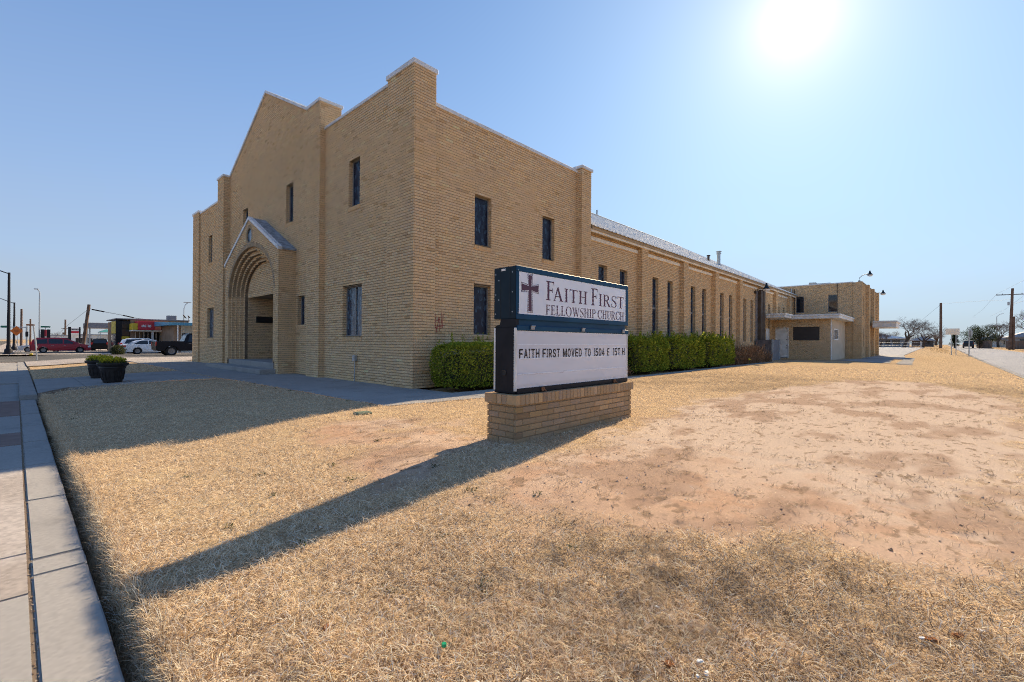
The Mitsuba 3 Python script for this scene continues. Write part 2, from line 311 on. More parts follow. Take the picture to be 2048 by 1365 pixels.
for (ya, yb, mt) in ((-4, -.6, 'm_concrete'), (-.6, 1.6, 'm_concrete'), (1.6, 3.44, 'm_concrete'), (3.44, 4.1, 'm_dust_concrete'), (4.1, 6.9, 'm_dust_concrete'), (6.9, 8.4, 'm_concrete'), (8.4, 9.5, 'm_red_paving'), (9.5, 11.6, 'm_concrete'), (11.6, 14.4, 'm_red_paving'), (14.4, 17, 'm_concrete'), (17, 19.8, 'm_concrete'), (19.8, 24, 'm_concrete'), (24, 28, 'm_concrete'), (28, 33, 'm_concrete'), (33, 37.99, 'm_concrete')):
    zz = -.212 if ya < 19 else -.18-.0095*max(ya-27, 0)
    m = MB(); slab_poly(m, Polygon([(-2.1, ya+.005), (.0585, ya+.005), (.0585, yb-.005), (-2.1, yb-.005)]), zz+.003*random.random()); put('sidewalk__slab', m, mt)
m = MB(); n = 500; yy_ = np.exp(rng.uniform(math.log(.8), math.log(13.2), n))
for q in yy_: a = rng.uniform(.001, .0032); m.obox((rng.uniform(.052, .074), q, -.212+rng.uniform(0, .003)), np.eye(3), (a*.7, a*rng.uniform(.8, 3), a*.7), tone_c(rng))
m.box(.05, .072, .2, 14.3, -.3, -.213, (.20, .155, .115)); put('joint_debris', m, 'm_brick', vc=True); tag('joint_debris', 'dirt and crumbs filling the joint between kerb strip and sidewalk', 'debris', kind='stuff')
# walkway of the church: along the facade, with a branch to the street
labels['church_walkway'] = {'label': 'grey concrete walkway in front of the church with a branch to the street', 'kind': 'structure'}
def slabs(name, poly, cuts_x, cuts_y, z1, th, mat, tilt=None):
    xs = sorted(cuts_x); yy = sorted(cuts_y)
    for a, b in zip(xs[:-1], xs[1:]):
        for c, d in zip(yy[:-1], yy[1:]):
            g = poly.intersection(sbox(a+.004, c+.004, b-.004, d-.004))
            for q in getattr(g, 'geoms', [g]):
                if q.area > .02:
                    mb = slab_poly(MB(), q, z1+.003*random.random(), th, .006)
                    if tilt: mb.v = [v+np.stack([0*v[:, 0], 0*v[:, 0], tilt(v[:, 0])], 1) for v in mb.v]
                    put(name, mb, mat)
slabs('church_walkway__slab', facade_walk, [3.9, 6.5], [6.5, 8.3, 10.2, 12.1, 14.0, 16.0, 18.0, 20.3, 22.5, 25, 28, 31], .004, .14, 'm_concrete')
slabs('church_walkway__slab', branch, [.3, 1.2, 2.15, 3.1, 4.05], [13, 25], .0, .22, 'm_concrete', wz)
labels['side_path'] = {'label': 'thin concrete path along the right side of the church in front of the bushes', 'kind': 'structure'}
slabs('side_path__slab', Polygon([(6.405, 6.57), (8.2, 6.62), (14, 7.08), (31, 7.5), (31, 7.78), (14, 7.42), (10, 7.5), (6.405, 7.7)]), [6.4, 8, 10, 12, 14, 16.5, 19, 22, 25, 28, 31], [6, 8.5], .006, .12, 'm_concrete')
slabs('side_path__slab', Polygon([(33, 1.1), (34.7, 1.2), (50, 1.55), (50, 2.1), (34.6, 1.9), (33, 1.7)]), [33, 37, 41, 45.5, 50], [0, 3], .02, .12, 'm_concrete')
slabs('side_path__slab', Polygon([(34.8, 2.2), (44, 2.6), (44, 4.4), (38.3, 5.4), (35.5, 3.1)]), [34.8, 39.5, 44], [0, 6], .02, .12, 'm_concrete')
m = MB(); slab_poly(m, Polygon([(44.05, 2.0), (50.1, 2.15), (58, 2.6), (150, 3.0), (150, 13), (60, 12), (57.5, 4.3), (44.05, 4.4)]), .03, .1)
vv, ff, cc = m.arrays(); vv[:, 2] += .0042*np.clip(vv[:, 0]-45, 0, 250)+.02
scene['parking_apron'] = mikit.ply((vv, ff), 'm_road'); tag('parking_apron', 'pale paved parking area behind the brick annex', kind='structure')

# streets
def sheet(name, xs, ysr, mat, dz, label, drape=False):
    xs = np.asarray(xs, float); X_, Y_ = np.meshgrid(xs, ysr, indexing='ij'); Z_ = (-.145*(1-ss(.2, 3.2, X_)) if drape else 0) + dz + 0*X_ - .0095*np.clip(Y_-27, 0, 50) + .0042*np.clip(X_-45, 0, 250)
    i, j = np.meshgrid(np.arange(len(xs)-1), np.arange(len(ysr)-1), indexing='ij'); w = len(ysr)
    f = np.stack([i*w+j, (i+1)*w+j, (i+1)*w+j+1, i*w+j+1], -1).reshape(-1, 4)
    scene[name] = mikit.ply((np.stack([X_, Y_, Z_], -1).reshape(-1, 3), np.vstack([f[:, [0, 1, 2]], f[:, [0, 2, 3]]])), mat); tag(name, label, kind='structure')
sheet('side_street', [-3, 10, 20, 30, 45, 70, 100, 150, 220, 295, 400, 700], [-8.62, -5, -2.22], 'm_road', -.13, 'pale sunlit side street right of the lawn running to the horizon')
sheet('main_street', [-16, -2.6], [-60, 0, 27, 40, 60, 77, 120, 300, 700], 'm_asphalt', -.36, 'grey asphalt main street at the far left')
sheet('cross_street', [-2.6, 0, .4, .8, 1.2, 1.8, 2.4, 3.3, 10, 45, 200], [40.46, 45, 50, 61.5], 'm_asphalt', .014, 'asphalt cross street beyond the church corner', True)
sheet('concrete_apron', [-2.1, .03], [38, 39, 40.45], 'm_dust_concrete', -.155, 'dusty tan concrete corner at the cross street')
sheet('concrete_verge', [.36, .8, 1.3, 1.8, 2.4, 3, 4, 10, 30, 200], [31.1, 34, 37, 40.45], 'm_dust_concrete', .035, 'sunlit tan concrete strip before the cross street', True)
sheet('shop_forecourt', [-2.6, 0, 30, 200], [61.54, 66, 72, 77, 120, 260], 'm_dust_concrete', .016, 'pale concrete forecourt around the shops beyond the street')
sheet('forecourt_asphalt', [-1.5, 5, 14, 40], [68.5, 72, 77, 82], 'm_asphalt', .03, 'dark asphalt lane where the red van stands')
labels['street_kerb'] = {'label': 'pale concrete kerb between the lawn and the side street', 'kind': 'structure'}
xs = [2.5, 6, 9, 12, 15, 18, 21, 24, 27, 31, 35, 40, 46, 53, 61, 70, 80, 92, 106, 122, 140]
for a, b in zip(xs[:-1], xs[1:]):
    m = MB(); slab_poly(m, Polygon([(a+.01, -2.22), (b-.01, -2.22), (b-.01, -1.98), (a+.01, -1.98)]), .015 + .0042*max((a+b)/2-45, 0), .3, .02); put('street_kerb__kerbstone', m, 'm_concrete')

# ---------------------------------------------------------------- brickwork
CO, BL = 0.0684, 0.222          # course height and brick length, joints included
BR = []                         # (holder, centre, area, data) of every laid brick
def brick_tone(n, base=(.71, .495, .28), seed=None):
    g = rng.normal(0, 1, (n, 1)); w = rng.normal(0, 1, (n, 1)); c = np.array(base)*(1+.045*g)
    c = c*np.array([1, 1, 1]) + w*np.array([.010, .001, -.010])
    pale = rng.random((n, 1)) < .04; dark = rng.random((n, 1)) < .04
    c = np.where(pale, c*1.13, c); c = np.where(dark, c*.80*np.array([1.02, .97, .92]), c)
    return np.clip(c, .03, .75)
def bricks(holder, o, u, n, poly, phase=0., proud=.012, base=(.71, .495, .28), z_off=0.):
    """stretcher bond over the polygon (s,t); o origin, u along the wall, n outward"""
    o, u, n = np.asarray(o, float), np.asarray(u, float), np.asarray(n, float)
    s0, t0, s1, t1 = poly.bounds; rows = []
    k0, k1 = int(math.floor((t0-z_off)/CO)), int(math.ceil((t1-z_off)/CO))
    for k in range(k0, k1):
        ta, tb = max(k*CO+z_off+.0065, t0), min((k+1)*CO+z_off-.0065, t1)
        if tb-ta < .015: continue
        g = poly.intersection(LineString([(s0-1, (ta+tb)/2), (s1+1, (ta+tb)/2)]))
        for seg in getattr(g, 'geoms', [g]):
            if seg.is_empty or seg.geom_type != 'LineString': continue
            a, b = sorted((seg.coords[0][0], seg.coords[-1][0]))
            if b-a < .02: continue
            st = phase + (BL/2 if k % 2 else 0.)
            j = np.arange(math.ceil((a-st)/BL+.15), math.floor((b-st)/BL-.15)+1)*BL + st
            e = np.concatenate([[a], j, [b]])
            l = e[:-1] + np.where(np.arange(len(e)-1) > 0, .003, 0); r = e[1:] - np.where(np.arange(len(e)-1) < len(e)-2, .003, 0)
            rows.append(np.stack([l, r, np.full_like(l, ta), np.full_like(l, tb)], 1))
    if not rows: return
    R = np.vstack(rows); N = len(R); pd = proud + rng.uniform(-.0015, .002, N); tone = brick_tone(N, base)
    V = np.empty((N, 8, 3))
    for q, (si, ti, dd) in enumerate([(0, 2, 0), (1, 2, 0), (1, 3, 0), (0, 3, 0), (0, 2, 1), (1, 2, 1), (1, 3, 1), (0, 3, 1)]):
        depth = np.where(dd, -.015, pd)
        V[:, q] = o + R[:, si, None]*u + R[:, ti, None]*np.array([0, 0, 1.]) + depth[:, None]*n
    ce = V[:, :4].mean(1); streak = meshkit.fbm(np.stack([(ce[:, 0]+ce[:, 1])*1.6, ce[:, 2]*.35, ce[:, 0]*.2], 1), 3); blot = meshkit.fbm(ce*.55+3., 3)
    tone = tone*(.86+.14*streak+.14*blot)[:, None]*np.array([1, .985, .96])**((blot[:, None]-.5)*4)   # weathering: faint runs and blotches
    BR.append((holder, V, tone, n))
BF = np.array([[0, 1, 2, 3], [0, 4, 5, 1], [3, 2, 6, 7], [0, 3, 7, 4], [1, 5, 6, 2]])
def lay_bricks(thing_key, visible, n_single=300):
    """writes all bricks collected in BR: the n_single that show largest as entries of their own, the rest joined per wall"""
    sc = []
    for b, (h, V, tone, n) in enumerate(BR):
        c = V[:, :4].mean(1); d = c - np.array([0, 0, EYE]); L = np.linalg.norm(d, axis=1)
        area = np.linalg.norm(V[:, 1]-V[:, 0], axis=1)*np.linalg.norm(V[:, 3]-V[:, 0], axis=1)
        s = area*np.abs((d/L[:, None]) @ n)/L**2*visible(c)*((d/L[:, None]) @ n < 0)
        sc += [(float(a), b, i) for i, a in enumerate(s)]
    sc.sort(reverse=True); pick = {}
    for a, b, i in sc[:n_single]: pick.setdefault(b, []).append(i)
    hold = {}
    for b, (h, V, tone, n) in enumerate(BR):
        sel = np.zeros(len(V), bool); sel[pick.get(b, [])] = True
        for i in np.nonzero(sel)[0]:
            m = MB(); m.add(V[i], BF, tone[i]); put(h+'__brick', m, 'm_brick', vc=True)
        if (~sel).any():
            hv = hold.setdefault(h, MB()); W = V[~sel]; k = len(W)
            f = (BF[None] + np.arange(k)[:, None, None]*8).reshape(-1, 4)
            hv.add(W.reshape(-1, 3), f, np.repeat(tone[~sel], 8, 0))
    for h, m in hold.items(): tag(put(h+'__brickwork', m, 'm_brick', vc=True), kind='stuff')
    BR.clear()

def wall(holder, o, u, n, poly, thick=.25, phase=0., back=True, base=(.71, .495, .28)):
    """mortar core with its openings, and the bricks on it"""
    bricks(holder, o, u, n, poly, phase, base=base)
    if back:
        m = MB(); m.prism(poly.buffer(-.016, join_style=2), o, u, (0, 0, 1), -np.asarray(n, float)*thick); return m
def R_(a, b, c, d): return sbox(a, c, b, d)
NX, NY, UX, UY = (-1, 0, 0), (0, -1, 0), (1, 0, 0), (0, 1, 0)

def window(parent, ctr, u, n, w, h, mat='m_stained', frame=.035, mull=0, rail=None, depth=.13, sill=True, sillmat='m_brick', reveal=True):
    """a window in an opening w x h whose lower middle is ctr on the wall face; glass set back by depth"""
    ctr, u, n = (np.asarray(q, float) for q in (ctr, u, n)); k = key_of(parent+'__window'); labels[k] = {}
    g = MB(); p0 = ctr - u*w/2 - n*depth
    g.prism(R_(0, w, 0, h), p0 - n*.02, u, (0, 0, 1), n*.02); put(k+'__glass', g, mat)
    f = MB(); fr = R_(0, w, 0, h).difference(R_(frame, w-frame, frame, h-frame))
    if mull: fr = fr.union(R_(w/2-mull/2, w/2+mull/2, 0, h))
    if rail: fr = fr.union(R_(0, w, rail-.04, rail+.04))
    f.prism(fr, p0 + n*.001, u, (0, 0, 1), n*.028); put(k+'__frame', f, 'm_frame')
    if sill:
        s = MB(); nb = max(4, int(round((w+.06)/.078))); st = (w+.04)/nb; tone = brick_tone(nb)
        for i in range(nb):
            a = ctr - u*(w/2+.02) + u*(i+.5)*st
            ax = [u, n*math.cos(.25) - np.array([0, 0, 1])*math.sin(.25), n*math.sin(.25)+np.array([0, 0, 1])*math.cos(.25)]
            s.obox(a - n*.045 + np.array([0, 0, -.05]), ax, (st/2-.005, .085, .045), tone[i])
        put(k+'__sill', s, 'm_brick', vc=True)
    if reveal:
        r_ = MB(); q = ctr - u*w/2
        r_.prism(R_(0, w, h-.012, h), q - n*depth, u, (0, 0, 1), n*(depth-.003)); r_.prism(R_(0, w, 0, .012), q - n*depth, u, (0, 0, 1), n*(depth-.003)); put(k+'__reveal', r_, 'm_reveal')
        for sg in (-1, 1):
            e = ctr + sg*u*w/2
            bricks(parent, e - n*(depth), n, -sg*u, R_(0, depth-.002, 0, h), proud=.008, z_off=-(ctr[2] % CO))
    return k
def coping(name, parts, mat='m_coping'):
    for m in parts: put(name+'__coping', m, mat)

# ---------------------------------------------------------------- church: front block
CH = thing('church', 'large buff brick church with a gabled front, arched porch and long low nave', 'church')
YC = 18.85
def mir(a, b): return 2*YC-b, 2*YC-a
core = {}
def W(h, *a, **k):
    m = wall(CH+'__'+h, *a, **k)
    if m: core.setdefault(h, []).append(m)
for h in ('front_wall', 'side_wall', 'nave_wall', 'corner_pilaster', 'pilaster', 'gable_wall', 'porch'): labels[CH+'__'+h] = {}
E_ = .012
# corner pilaster (front and side faces), front wing, left wing
cp = R_(9.0-E_, 10.12, 0, 7.59)
rec = R_(9.36, 10.06, 1.55, 2.23)
W('corner_pilaster', (6.288, 0, 0), UY, NX, cp)
W('corner_pilaster', (0, 9.0, 0), UX, NY, R_(6.306, 6.91, 0, 7.59), thick=.1, back=False)
m = MB(); m.box(6.29, 6.905, 9.004, 10.115, 0, 7.585); core.setdefault('corner_pilaster', []).append(m)
W('corner_pilaster', (6.91, 0, 0), UY, (1, 0, 0), R_(9.0, 9.6, 6.98, 7.59), back=False)
m = MB()   # date stone recess outline: a raised panel line
m.box(6.2725, 6.2765, 9.30, 10.05, 2.232, 2.240); m.box(6.2725, 6.2765, 10.050, 10.058, 1.55, 2.24); put(CH+'__corner_pilaster__panel_joint', m, 'm_mortar')
def winhole(P, lst):
    for (a, b, c, d) in lst: P = P.difference(R_(a, b, c, d))
    return P
A_ = (11.45, 12.525, 1.24, 2.65); B_ = (11.6, 12.22, 4.85, 6.17)
W('front_wall', (6.36, 0, 0), UY, NX, winhole(R_(10.12, 13.72, 0, 7.5), [A_, B_]))
mA, mB_ = mir(*A_[:2])+A_[2:], mir(*B_[:2])+B_[2:]
l0, l1 = mir(10.12, 13.72)
W('front_wall', (6.36, 0, 0), UY, NX, winhole(R_(l0, l1, 0, 7.5), [mA, mB_]))
W('corner_pilaster', (6.288, 0, 0), UY, NX, R_(mir(9.0, 10.12)[0]-E_, mir(9.0, 10.12)[1], 0, 7.59))
m = MB(); m.box(6.29, 6.9, l1+.004, mir(9.0, 10.12)[1]-.004, 0, 7.585); core['corner_pilaster'].append(m)
W('corner_pilaster', (0, l1, 0), UX, NY, R_(6.306, 6.36, 0, 7.59), back=False)
# gable pilasters
for (a, b) in ((13.70, 14.55), mir(13.70, 14.55)):
    W('pilaster', (6.19, 0, 0), UY, NX, R_(a-E_, b, 0, 8.33))
    m = MB(); m.box(6.194, 6.85, a+.004, b-.004, 0, 8.325); core.setdefault('pilaster', []).append(m)
    W('pilaster', (0, a, 0), UX, NY, R_(6.208, 6.36 if a < YC else 6.45, 0, 7.49 if a < YC else 8.33), back=False)
    if a < YC: W('pilaster', (0, a, 0), UX, NY, R_(6.208, 6.85, 7.492, 8.33), back=False)
    W('pilaster', (6.85, 0, 0), UY, (1, 0, 0), R_(a, b, 7.5, 8.33), back=False)
# gable wall
SL = .517; ga, gb = 14.55, mir(13.7, 14.55)[0]
gz = lambda y: 10.53 - SL*abs(y-YC)
C_ = (16.27, 16.9, 5.22, 6.55); Ew = mir(16.27, 16.9)+(5.22, 6.55); D_ = (15.30, 15.86, 1.62, 2.63); Dm = mir(15.30, 15.86)+(1.62, 2.63)
gp = Polygon([(ga, 0), (gb, 0), (gb, gz(gb)), (YC, gz(YC)), (ga, gz(ga))])
gp = winhole(gp, [C_, Ew, D_, Dm]).difference(R_(16.6, 21.1, 0, 3.9))
W('gable_wall', (6.45, 0, 0), UY, NX, gp)
for wn, mt, mu in ((A_, 'm_stained_light', .035), (mA, 'm_stained_light', .035), (B_, 'm_stained', 0), (mB_, 'm_stained', 0)):
    window(CH, (6.36, (wn[0]+wn[1])/2, wn[2]), UY, NX, wn[1]-wn[0], wn[3]-wn[2], mt, mull=mu, depth=.13)
for wn in (C_, Ew, D_, Dm): window(CH, (6.45, (wn[0]+wn[1])/2, wn[2]), UY, NX, wn[1]-wn[0], wn[3]-wn[2], depth=.14)
# copings
def cop_y(x0, x1, y0, y1, z0, z1): return MB().cbox(x0, x1, y0, y1, z0, z1, .008)
cops = [cop_y(6.235, 6.945, 8.96, 10.15, 7.592, 7.71), cop_y(6.31, 6.66, 10.152, 13.715, 7.502, 7.585),
        cop_y(6.235, 6.945, *mir(8.96, 10.15), 7.592, 7.70), cop_y(6.31, 6.66, *mir(10.152, 13.69), 7.502, 7.585),
        cop_y(6.14, 6.90, 13.655, 14.60, 8.332, 8.43), cop_y(6.14, 6.90, *mir(13.655, 14.60), 8.332, 8.43),
        MB().cbox(6.912, 12.985, 9.07, 9.40, 6.882, 6.98, .008), MB().cbox(12.93, 13.60, 8.84, 9.5, 7.002, 7.10, .008)]
for sg in (-1, 1):
    P = Polygon([(YC, gz(YC)+.002), (YC+sg*4.24, gz(YC+4.24)+.002), (YC+sg*4.24, gz(YC+4.24)+.105), (YC, gz(YC)+.105)])
    cops.append(MB().prism(P, (6.39, 0, 0), UY, (0, 0, 1), (.42, 0, 0)))
coping(CH, cops)
# side wall of the front block
S1 = (8.305, 8.93, 3.71, 5.06); S2 = (11.155, 11.77, 3.72, 5.08); S3 = (8.29, 8.925, 1.29, 2.635); S4 = (11.155, 11.77, 1.29, 2.635)
W('side_wall', (0, 9.12, 0), UX, NY, winhole(R_(6.91, 13.0, 0, 6.88), [S1, S2, S3, S4]))
for wn in (S1, S2, S3, S4): window(CH, ((wn[0]+wn[1])/2, 9.12, wn[2]), UX, NY, wn[1]-wn[0], wn[3]-wn[2], depth=.13)
def pil_y(h, x0, x1, yf, yb, zt):
    W(h, (0, yf, 0), UX, NY, R_(x0-E_, x1, 0, zt), back=False); W(h, (x0, 0, 0), UY, NX, R_(yf+.018, yb, 0, zt), back=False)
    m = MB(); m.box(x0+.004, x1-.002, yf+.004, yb+.1, 0, zt-.003); core.setdefault(h, []).append(m)
pil_y('pilaster', 12.99, 13.54, 8.90, 9.12, 7.0)
W('pilaster', (12.99, 0, 0), UY, NX, R_(9.12, 9.45, 6.98, 7.0), back=False)
# graffiti: thin coats of red paint on the side wall
g = MB()
def stroke(x0, z0, x1, z1, w=.012):
    d = np.array([x1-x0, z1-z0]); L = np.hypot(*d); nrm = np.array([-d[1], d[0]])/L*w/2
    g.prism(Polygon([(x0+nrm[0], z0+nrm[1]), (x1+nrm[0]*.6, z1+nrm[1]*.6), (x1-nrm[0]*.6, z1-nrm[1]*.6), (x0-nrm[0], z0-nrm[1])]), (0, 9.1045, 0), UX, (0, 0, 1), (0, -.001, 0))
for q in [(6.94, 1.30, 6.97, 1.72), (6.98, 1.36, 7.03, 1.80), (7.05, 1.33, 7.13, 1.72), (7.13, 1.72, 7.15, 1.38), (7.19, 1.42, 7.21, 1.83), (7.24, 1.45, 7.26, 1.80), (6.94, 1.58, 7.16, 1.66), (7.0, 1.45, 7.3, 1.52), (7.06, 1.4, 6.99, 1.62), (6.95, 1.24, 6.96, 1.40)]: stroke(*q, w=.018)
tag(put(CH+'__graffiti', g, 'm_graffiti'), 'red scrawl sprayed low on the brick side wall')

# ---------------------------------------------------------------- porch
PX_, p0, p1 = 5.89, 16.03, 21.67; PE = 4.15; pz = lambda y: 5.60 - (5.60-PE)*abs(y-YC)/(p1-YC)
def arch(hw, rise, zs=2.86, n=28, zb=0.):
    t = np.linspace(0, np.pi, n); return Polygon([(YC+hw, zb)] + [(YC+hw*math.cos(a), zs+rise*math.sin(a)) for a in t] + [(YC-hw, zb)])
fp = Polygon([(p0-E_, 0), (p1, 0), (p1, PE), (YC, 5.60), (p0-E_, PE)])
AO = arch(2.41, 1.72)
rw = Point(YC, 5.02).buffer(.26, 24)
bricks(CH+'__porch', (PX_, 0, 0), UY, NX, fp.difference(arch(2.55, 1.87)).difference(Point(YC, 5.02).buffer(.37, 24)), 0.)
pm = MB(); pm.prism(fp.difference(AO).difference(rw).buffer(-.016, join_style=2), (PX_, 0, 0), UY, (0, 0, 1), (.10, 0, 0))
ring = MB()
ang = np.linspace(0, np.pi, 58)
for a, b in zip(ang[:-1], ang[1:]):
    a2, b2 = a+.006, b-.006
    q = [(YC+2.41*math.cos(t), 2.86+1.72*math.sin(t)) for t in (a2, b2)] + [(YC+2.545*math.cos(t), 2.86+1.865*math.sin(t)) for t in (b2, a2)]
    ring.prism(Polygon(q), (PX_+.02, 0, 0), UY, (0, 0, 1), (-.034, 0, 0), brick_tone(1, (.45, .34, .22))[0])
ang = np.linspace(0, 2*np.pi, 31)
for a, b in zip(ang[:-1], ang[1:]):
    q = [(YC+.262*math.cos(t), 5.02+.262*math.sin(t)) for t in (a+.015, b-.015)] + [(YC+.365*math.cos(t), 5.02+.365*math.sin(t)) for t in (b-.015, a+.015)]
    ring.prism(Polygon(q), (PX_+.02, 0, 0), UY, (0, 0, 1), (-.036, 0, 0), brick_tone(1, (.45, .34, .22))[0])
for zc in np.arange(.4, 2.86, CO):      # jamb bricks beside the arch
    for sg in (-1, 1):
        y = sorted((YC+sg*2.41, YC+sg*2.545)); ring.box(PX_-.013, PX_+.02, y[0], y[1], zc+.006, zc+CO-.005, brick_tone(1)[0])
put(CH+'__porch__arch_ring', ring, 'm_brick', vc=True)
NO, ST, DP = 4, .125, .115
for k in range(NO):                     # stepped orders of the arch
    x0 = PX_ + .10 + k*DP; hw, rs = 2.41-ST*(k+1), 1.72-ST*.95*(k+1)
    ao = arch(hw, rs); aprev = arch(hw+ST+.25, rs+ST+.25)
    put(CH+'__porch__core', MB().prism(aprev.difference(ao), (x0, 0, 0), UY, (0, 0, 1), (DP-.001, 0, 0)), 'm_mortar')
    bricks(CH+'__porch', (x0, 0, 0), UY, NX, arch(hw+ST, rs+ST*.95).difference(ao).difference(R_(0, 40, -1, .36)), 0., proud=.010)
    for sg in (-1, 1):                  # reveal of each order on the jambs
        e = YC + sg*(hw+ST)
        bricks(CH+'__porch', (x0-DP+(.012 if k else -.0), e, 0), UX, (0, -sg, 0), R_(0, DP, .36, 2.86), proud=.006)
    # curved intrados
    sof = MB(); t = np.linspace(0, np.pi, 30)
    for a, b in zip(t[:-1], t[1:]):
        q = [(YC+(hw+ST)*math.cos(z), 2.86+(rs+ST*.95)*math.sin(z)) for z in (a, b)] + [(YC+(hw+ST-.008)*math.cos(z), 2.86+(rs+ST*.95-.008)*math.sin(z)) for z in (b, a)]
        sof.prism(Polygon(q), (x0-DP+.008, 0, 0), UY, (0, 0, 1), (DP-.009, 0, 0))
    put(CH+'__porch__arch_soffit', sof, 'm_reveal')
xi = PX_+.10+NO*DP; hi, ri = 2.41-ST*NO, 1.72-ST*.95*NO
ty = arch(hi+.2, ri+.2).difference(R_(0, 40, -1, 2.84))
W('porch', (xi, 0, 0), UY, NX, ty, thick=.15)
bricks(CH+'__porch', (0, p0, 0), UX, NY, R_(PX_+.018, 6.45, 0, PE))
for q_ in ((p0+.004, p0+.35), (p1-.35, p1-.004)): put(CH+'__porch__core', MB().box(PX_+.004, 6.45, *q_, 0, PE-.004), 'm_mortar')
# recess: side walls, back wall, ceiling
yl, yr = YC+hi, YC-hi
for sg, e in ((1, yl), (-1, yr)):
    bricks(CH+'__porch', (xi, e, 0), UX, (0, -sg, 0), R_(0, 2.3, .36, 2.9))
    y = sorted((e+sg*.005, e+sg*.3)); put(CH+'__porch__core', MB().box(xi, xi+2.4, y[0], y[1], .2, 3.0), 'm_mortar')
bricks(CH+'__porch', (xi+2.3, 0, 0), UY, NX, R_(yr, yl, .36, 2.9)); put(CH+'__porch__core', MB().box(xi+2.305, xi+2.5, yr, yl, .2, 3.0), 'm_mortar')
put(CH+'__porch__core', pm, 'm_mortar')
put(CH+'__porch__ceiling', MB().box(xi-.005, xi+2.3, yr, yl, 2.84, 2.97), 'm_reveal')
put(CH+'__porch__round_window', MB().prism(Point(YC, 5.02).buffer(.28, 24), (PX_+.03, 0, 0), UY, (0, 0, 1), (.02, 0, 0)), 'm_stained_light')
m = MB(); lx, ly, lz = xi+.72, yl-.03, 1.97
m.cbox(lx-.42, lx+.42, yl-.08, yl-.012, 1.85, 2.10, .01); put(CH+'__porch__wall_plaque', m, 'm_black')
d = MB(); d.cbox(xi+2.22, xi+2.29, 17.2, 18.3, .36, 2.55, .01); put(CH+'__porch__door', d, 'm_bronze')
# porch roof: coping along the rakes and shingled slopes back to the gable wall
for sg in (-1, 1):
    ye = YC+sg*(p1-YC+.06); ze = pz(YC+(p1-YC+.06))
    P = Polygon([(YC, 5.603), (ye, ze+.003), (ye, ze+.115), (YC, 5.72)]); put(CH+'__porch__coping', MB().prism(P, (PX_-.05, 0, 0), UY, (0, 0, 1), (.14, 0, 0)), 'm_coping')
    P = Polygon([(YC, 5.62), (ye, ze+.02), (ye, ze+.085), (YC, 5.69)]); put(CH+'__porch__roof_slope', MB().prism(P, (PX_+.091, 0, 0), UY, (0, 0, 1), (.457, 0, 0)), 'm_shingle')
# steps
labels[CH+'__porch_step'] = {}
st = MB(); st.cbox(5.38, 5.885, 16.2, 22.35, 0, .165, .012); put(CH+'__porch_step__step', st, 'm_concrete')
st = MB(); st.cbox(5.90, 8.75, 16.46, 21.24, 0, .355, .012); put(CH+'__porch_step__step', st, 'm_concrete')
# meter box and pipe on the front wall
m = MB(); m.tube([(6.30, 11.73, 0), (6.30, 11.72, .58)], .016, 8); m.cbox(6.25, 6.345, 11.66, 11.79, .56, .72, .01); tag(put('outlet_box', m, 'm_galv'), 'small grey outlet box on a conduit low on the church front wall', 'outlet box')

# ---------------------------------------------------------------- nave
NYW = 9.15; PIT = 4.18; PX0 = 17.37
npoly = R_(13.54, 44.5, 0, 4.98)
nw = [(14.42, 15.02), (15.95, 16.55)]
for k in range(6):
    nw += [(PX0+k*PIT+1.34, PX0+k*PIT+1.93), (PX0+k*PIT+2.84, PX0+k*PIT+3.42)]
nw = [q for q in nw if not (34.3 < q[0] < 36.1) and q[1] < 43.8]
npoly = winhole(npoly, [(a, b, 1.22, 3.96) for a, b in nw])
W('nave_wall', (0, NYW, 0), UX, NY, npoly)
for a, b in nw: window(CH, ((a+b)/2, NYW, 1.22), UX, NY, b-a, 2.74, 'm_stained', rail=1.42, depth=.14, sill=False)
for k in range(7):
    x = PX0+k*PIT
    if k != 4: pil_y('pilaster', x, x+.52, NYW-.22, NYW, 4.98)
    a, b = (x-PIT+.54 if k else 13.56), x-.02
    put(CH+'__lintel_band', MB().cbox(a, b, NYW-.06, NYW+.02, 4.76, 4.90, .008), 'm_cream')
# eaves: sloped tan soffit, white moulding, fascia board
put(CH+'__soffit', MB().box(13.56, 44.4, 8.90, NYW+.1, 4.985, 5.05), 'm_tan')
put(CH+'__moulding', MB().cbox(13.56, 44.4, 8.88, 8.93, 4.97, 5.08, .012), 'm_cream')
put(CH+'__fascia', MB().box(13.56, 44.4, 8.84, 8.87, 5.05, 5.19), 'm_tan')
# corrugated metal roof, both slopes
def corr(x0, x1, ylo, yhi, zlo, zhi, pitch=.30, amp=.016):
    xs = []
    for k in range(int((x1-x0)/pitch)+1):
        a = x0 + k*pitch; xs += [(a, 0), (a+pitch*.62, 0), (a+pitch*.72, 1), (a+pitch*.90, 1)]
    xs = np.array([q for q in xs if q[0] <= x1]); m = MB()
    top = np.array([[x, ylo, zlo+amp*h] for x, h in xs] + [[x, yhi, zhi+amp*h] for x, h in xs]); n = len(xs); i = np.arange(n-1)
    m.add(top, np.stack([i, i+1, i+1+n, i+n], 1)); m.add(top - [0, 0, .02], np.stack([i, i+n, i+1+n, i+1], 1))
    e = np.vstack([top[:n], top[:n]-[0, 0, .02]]); m.add(e, np.stack([i, i+n, i+n+1, i+1], 1)); return m
ZR = 10.62; zr = lambda y: ZR - .542*abs(y-YC)
rf = corr(13.62, 44.45, 8.78, YC, zr(8.78), ZR); put(CH+'__roof', rf, 'm_metal_roof')
rf = corr(13.62, 44.45, 2*YC-8.78, YC, zr(8.78), ZR); put(CH+'__roof', rf, 'm_metal_roof')
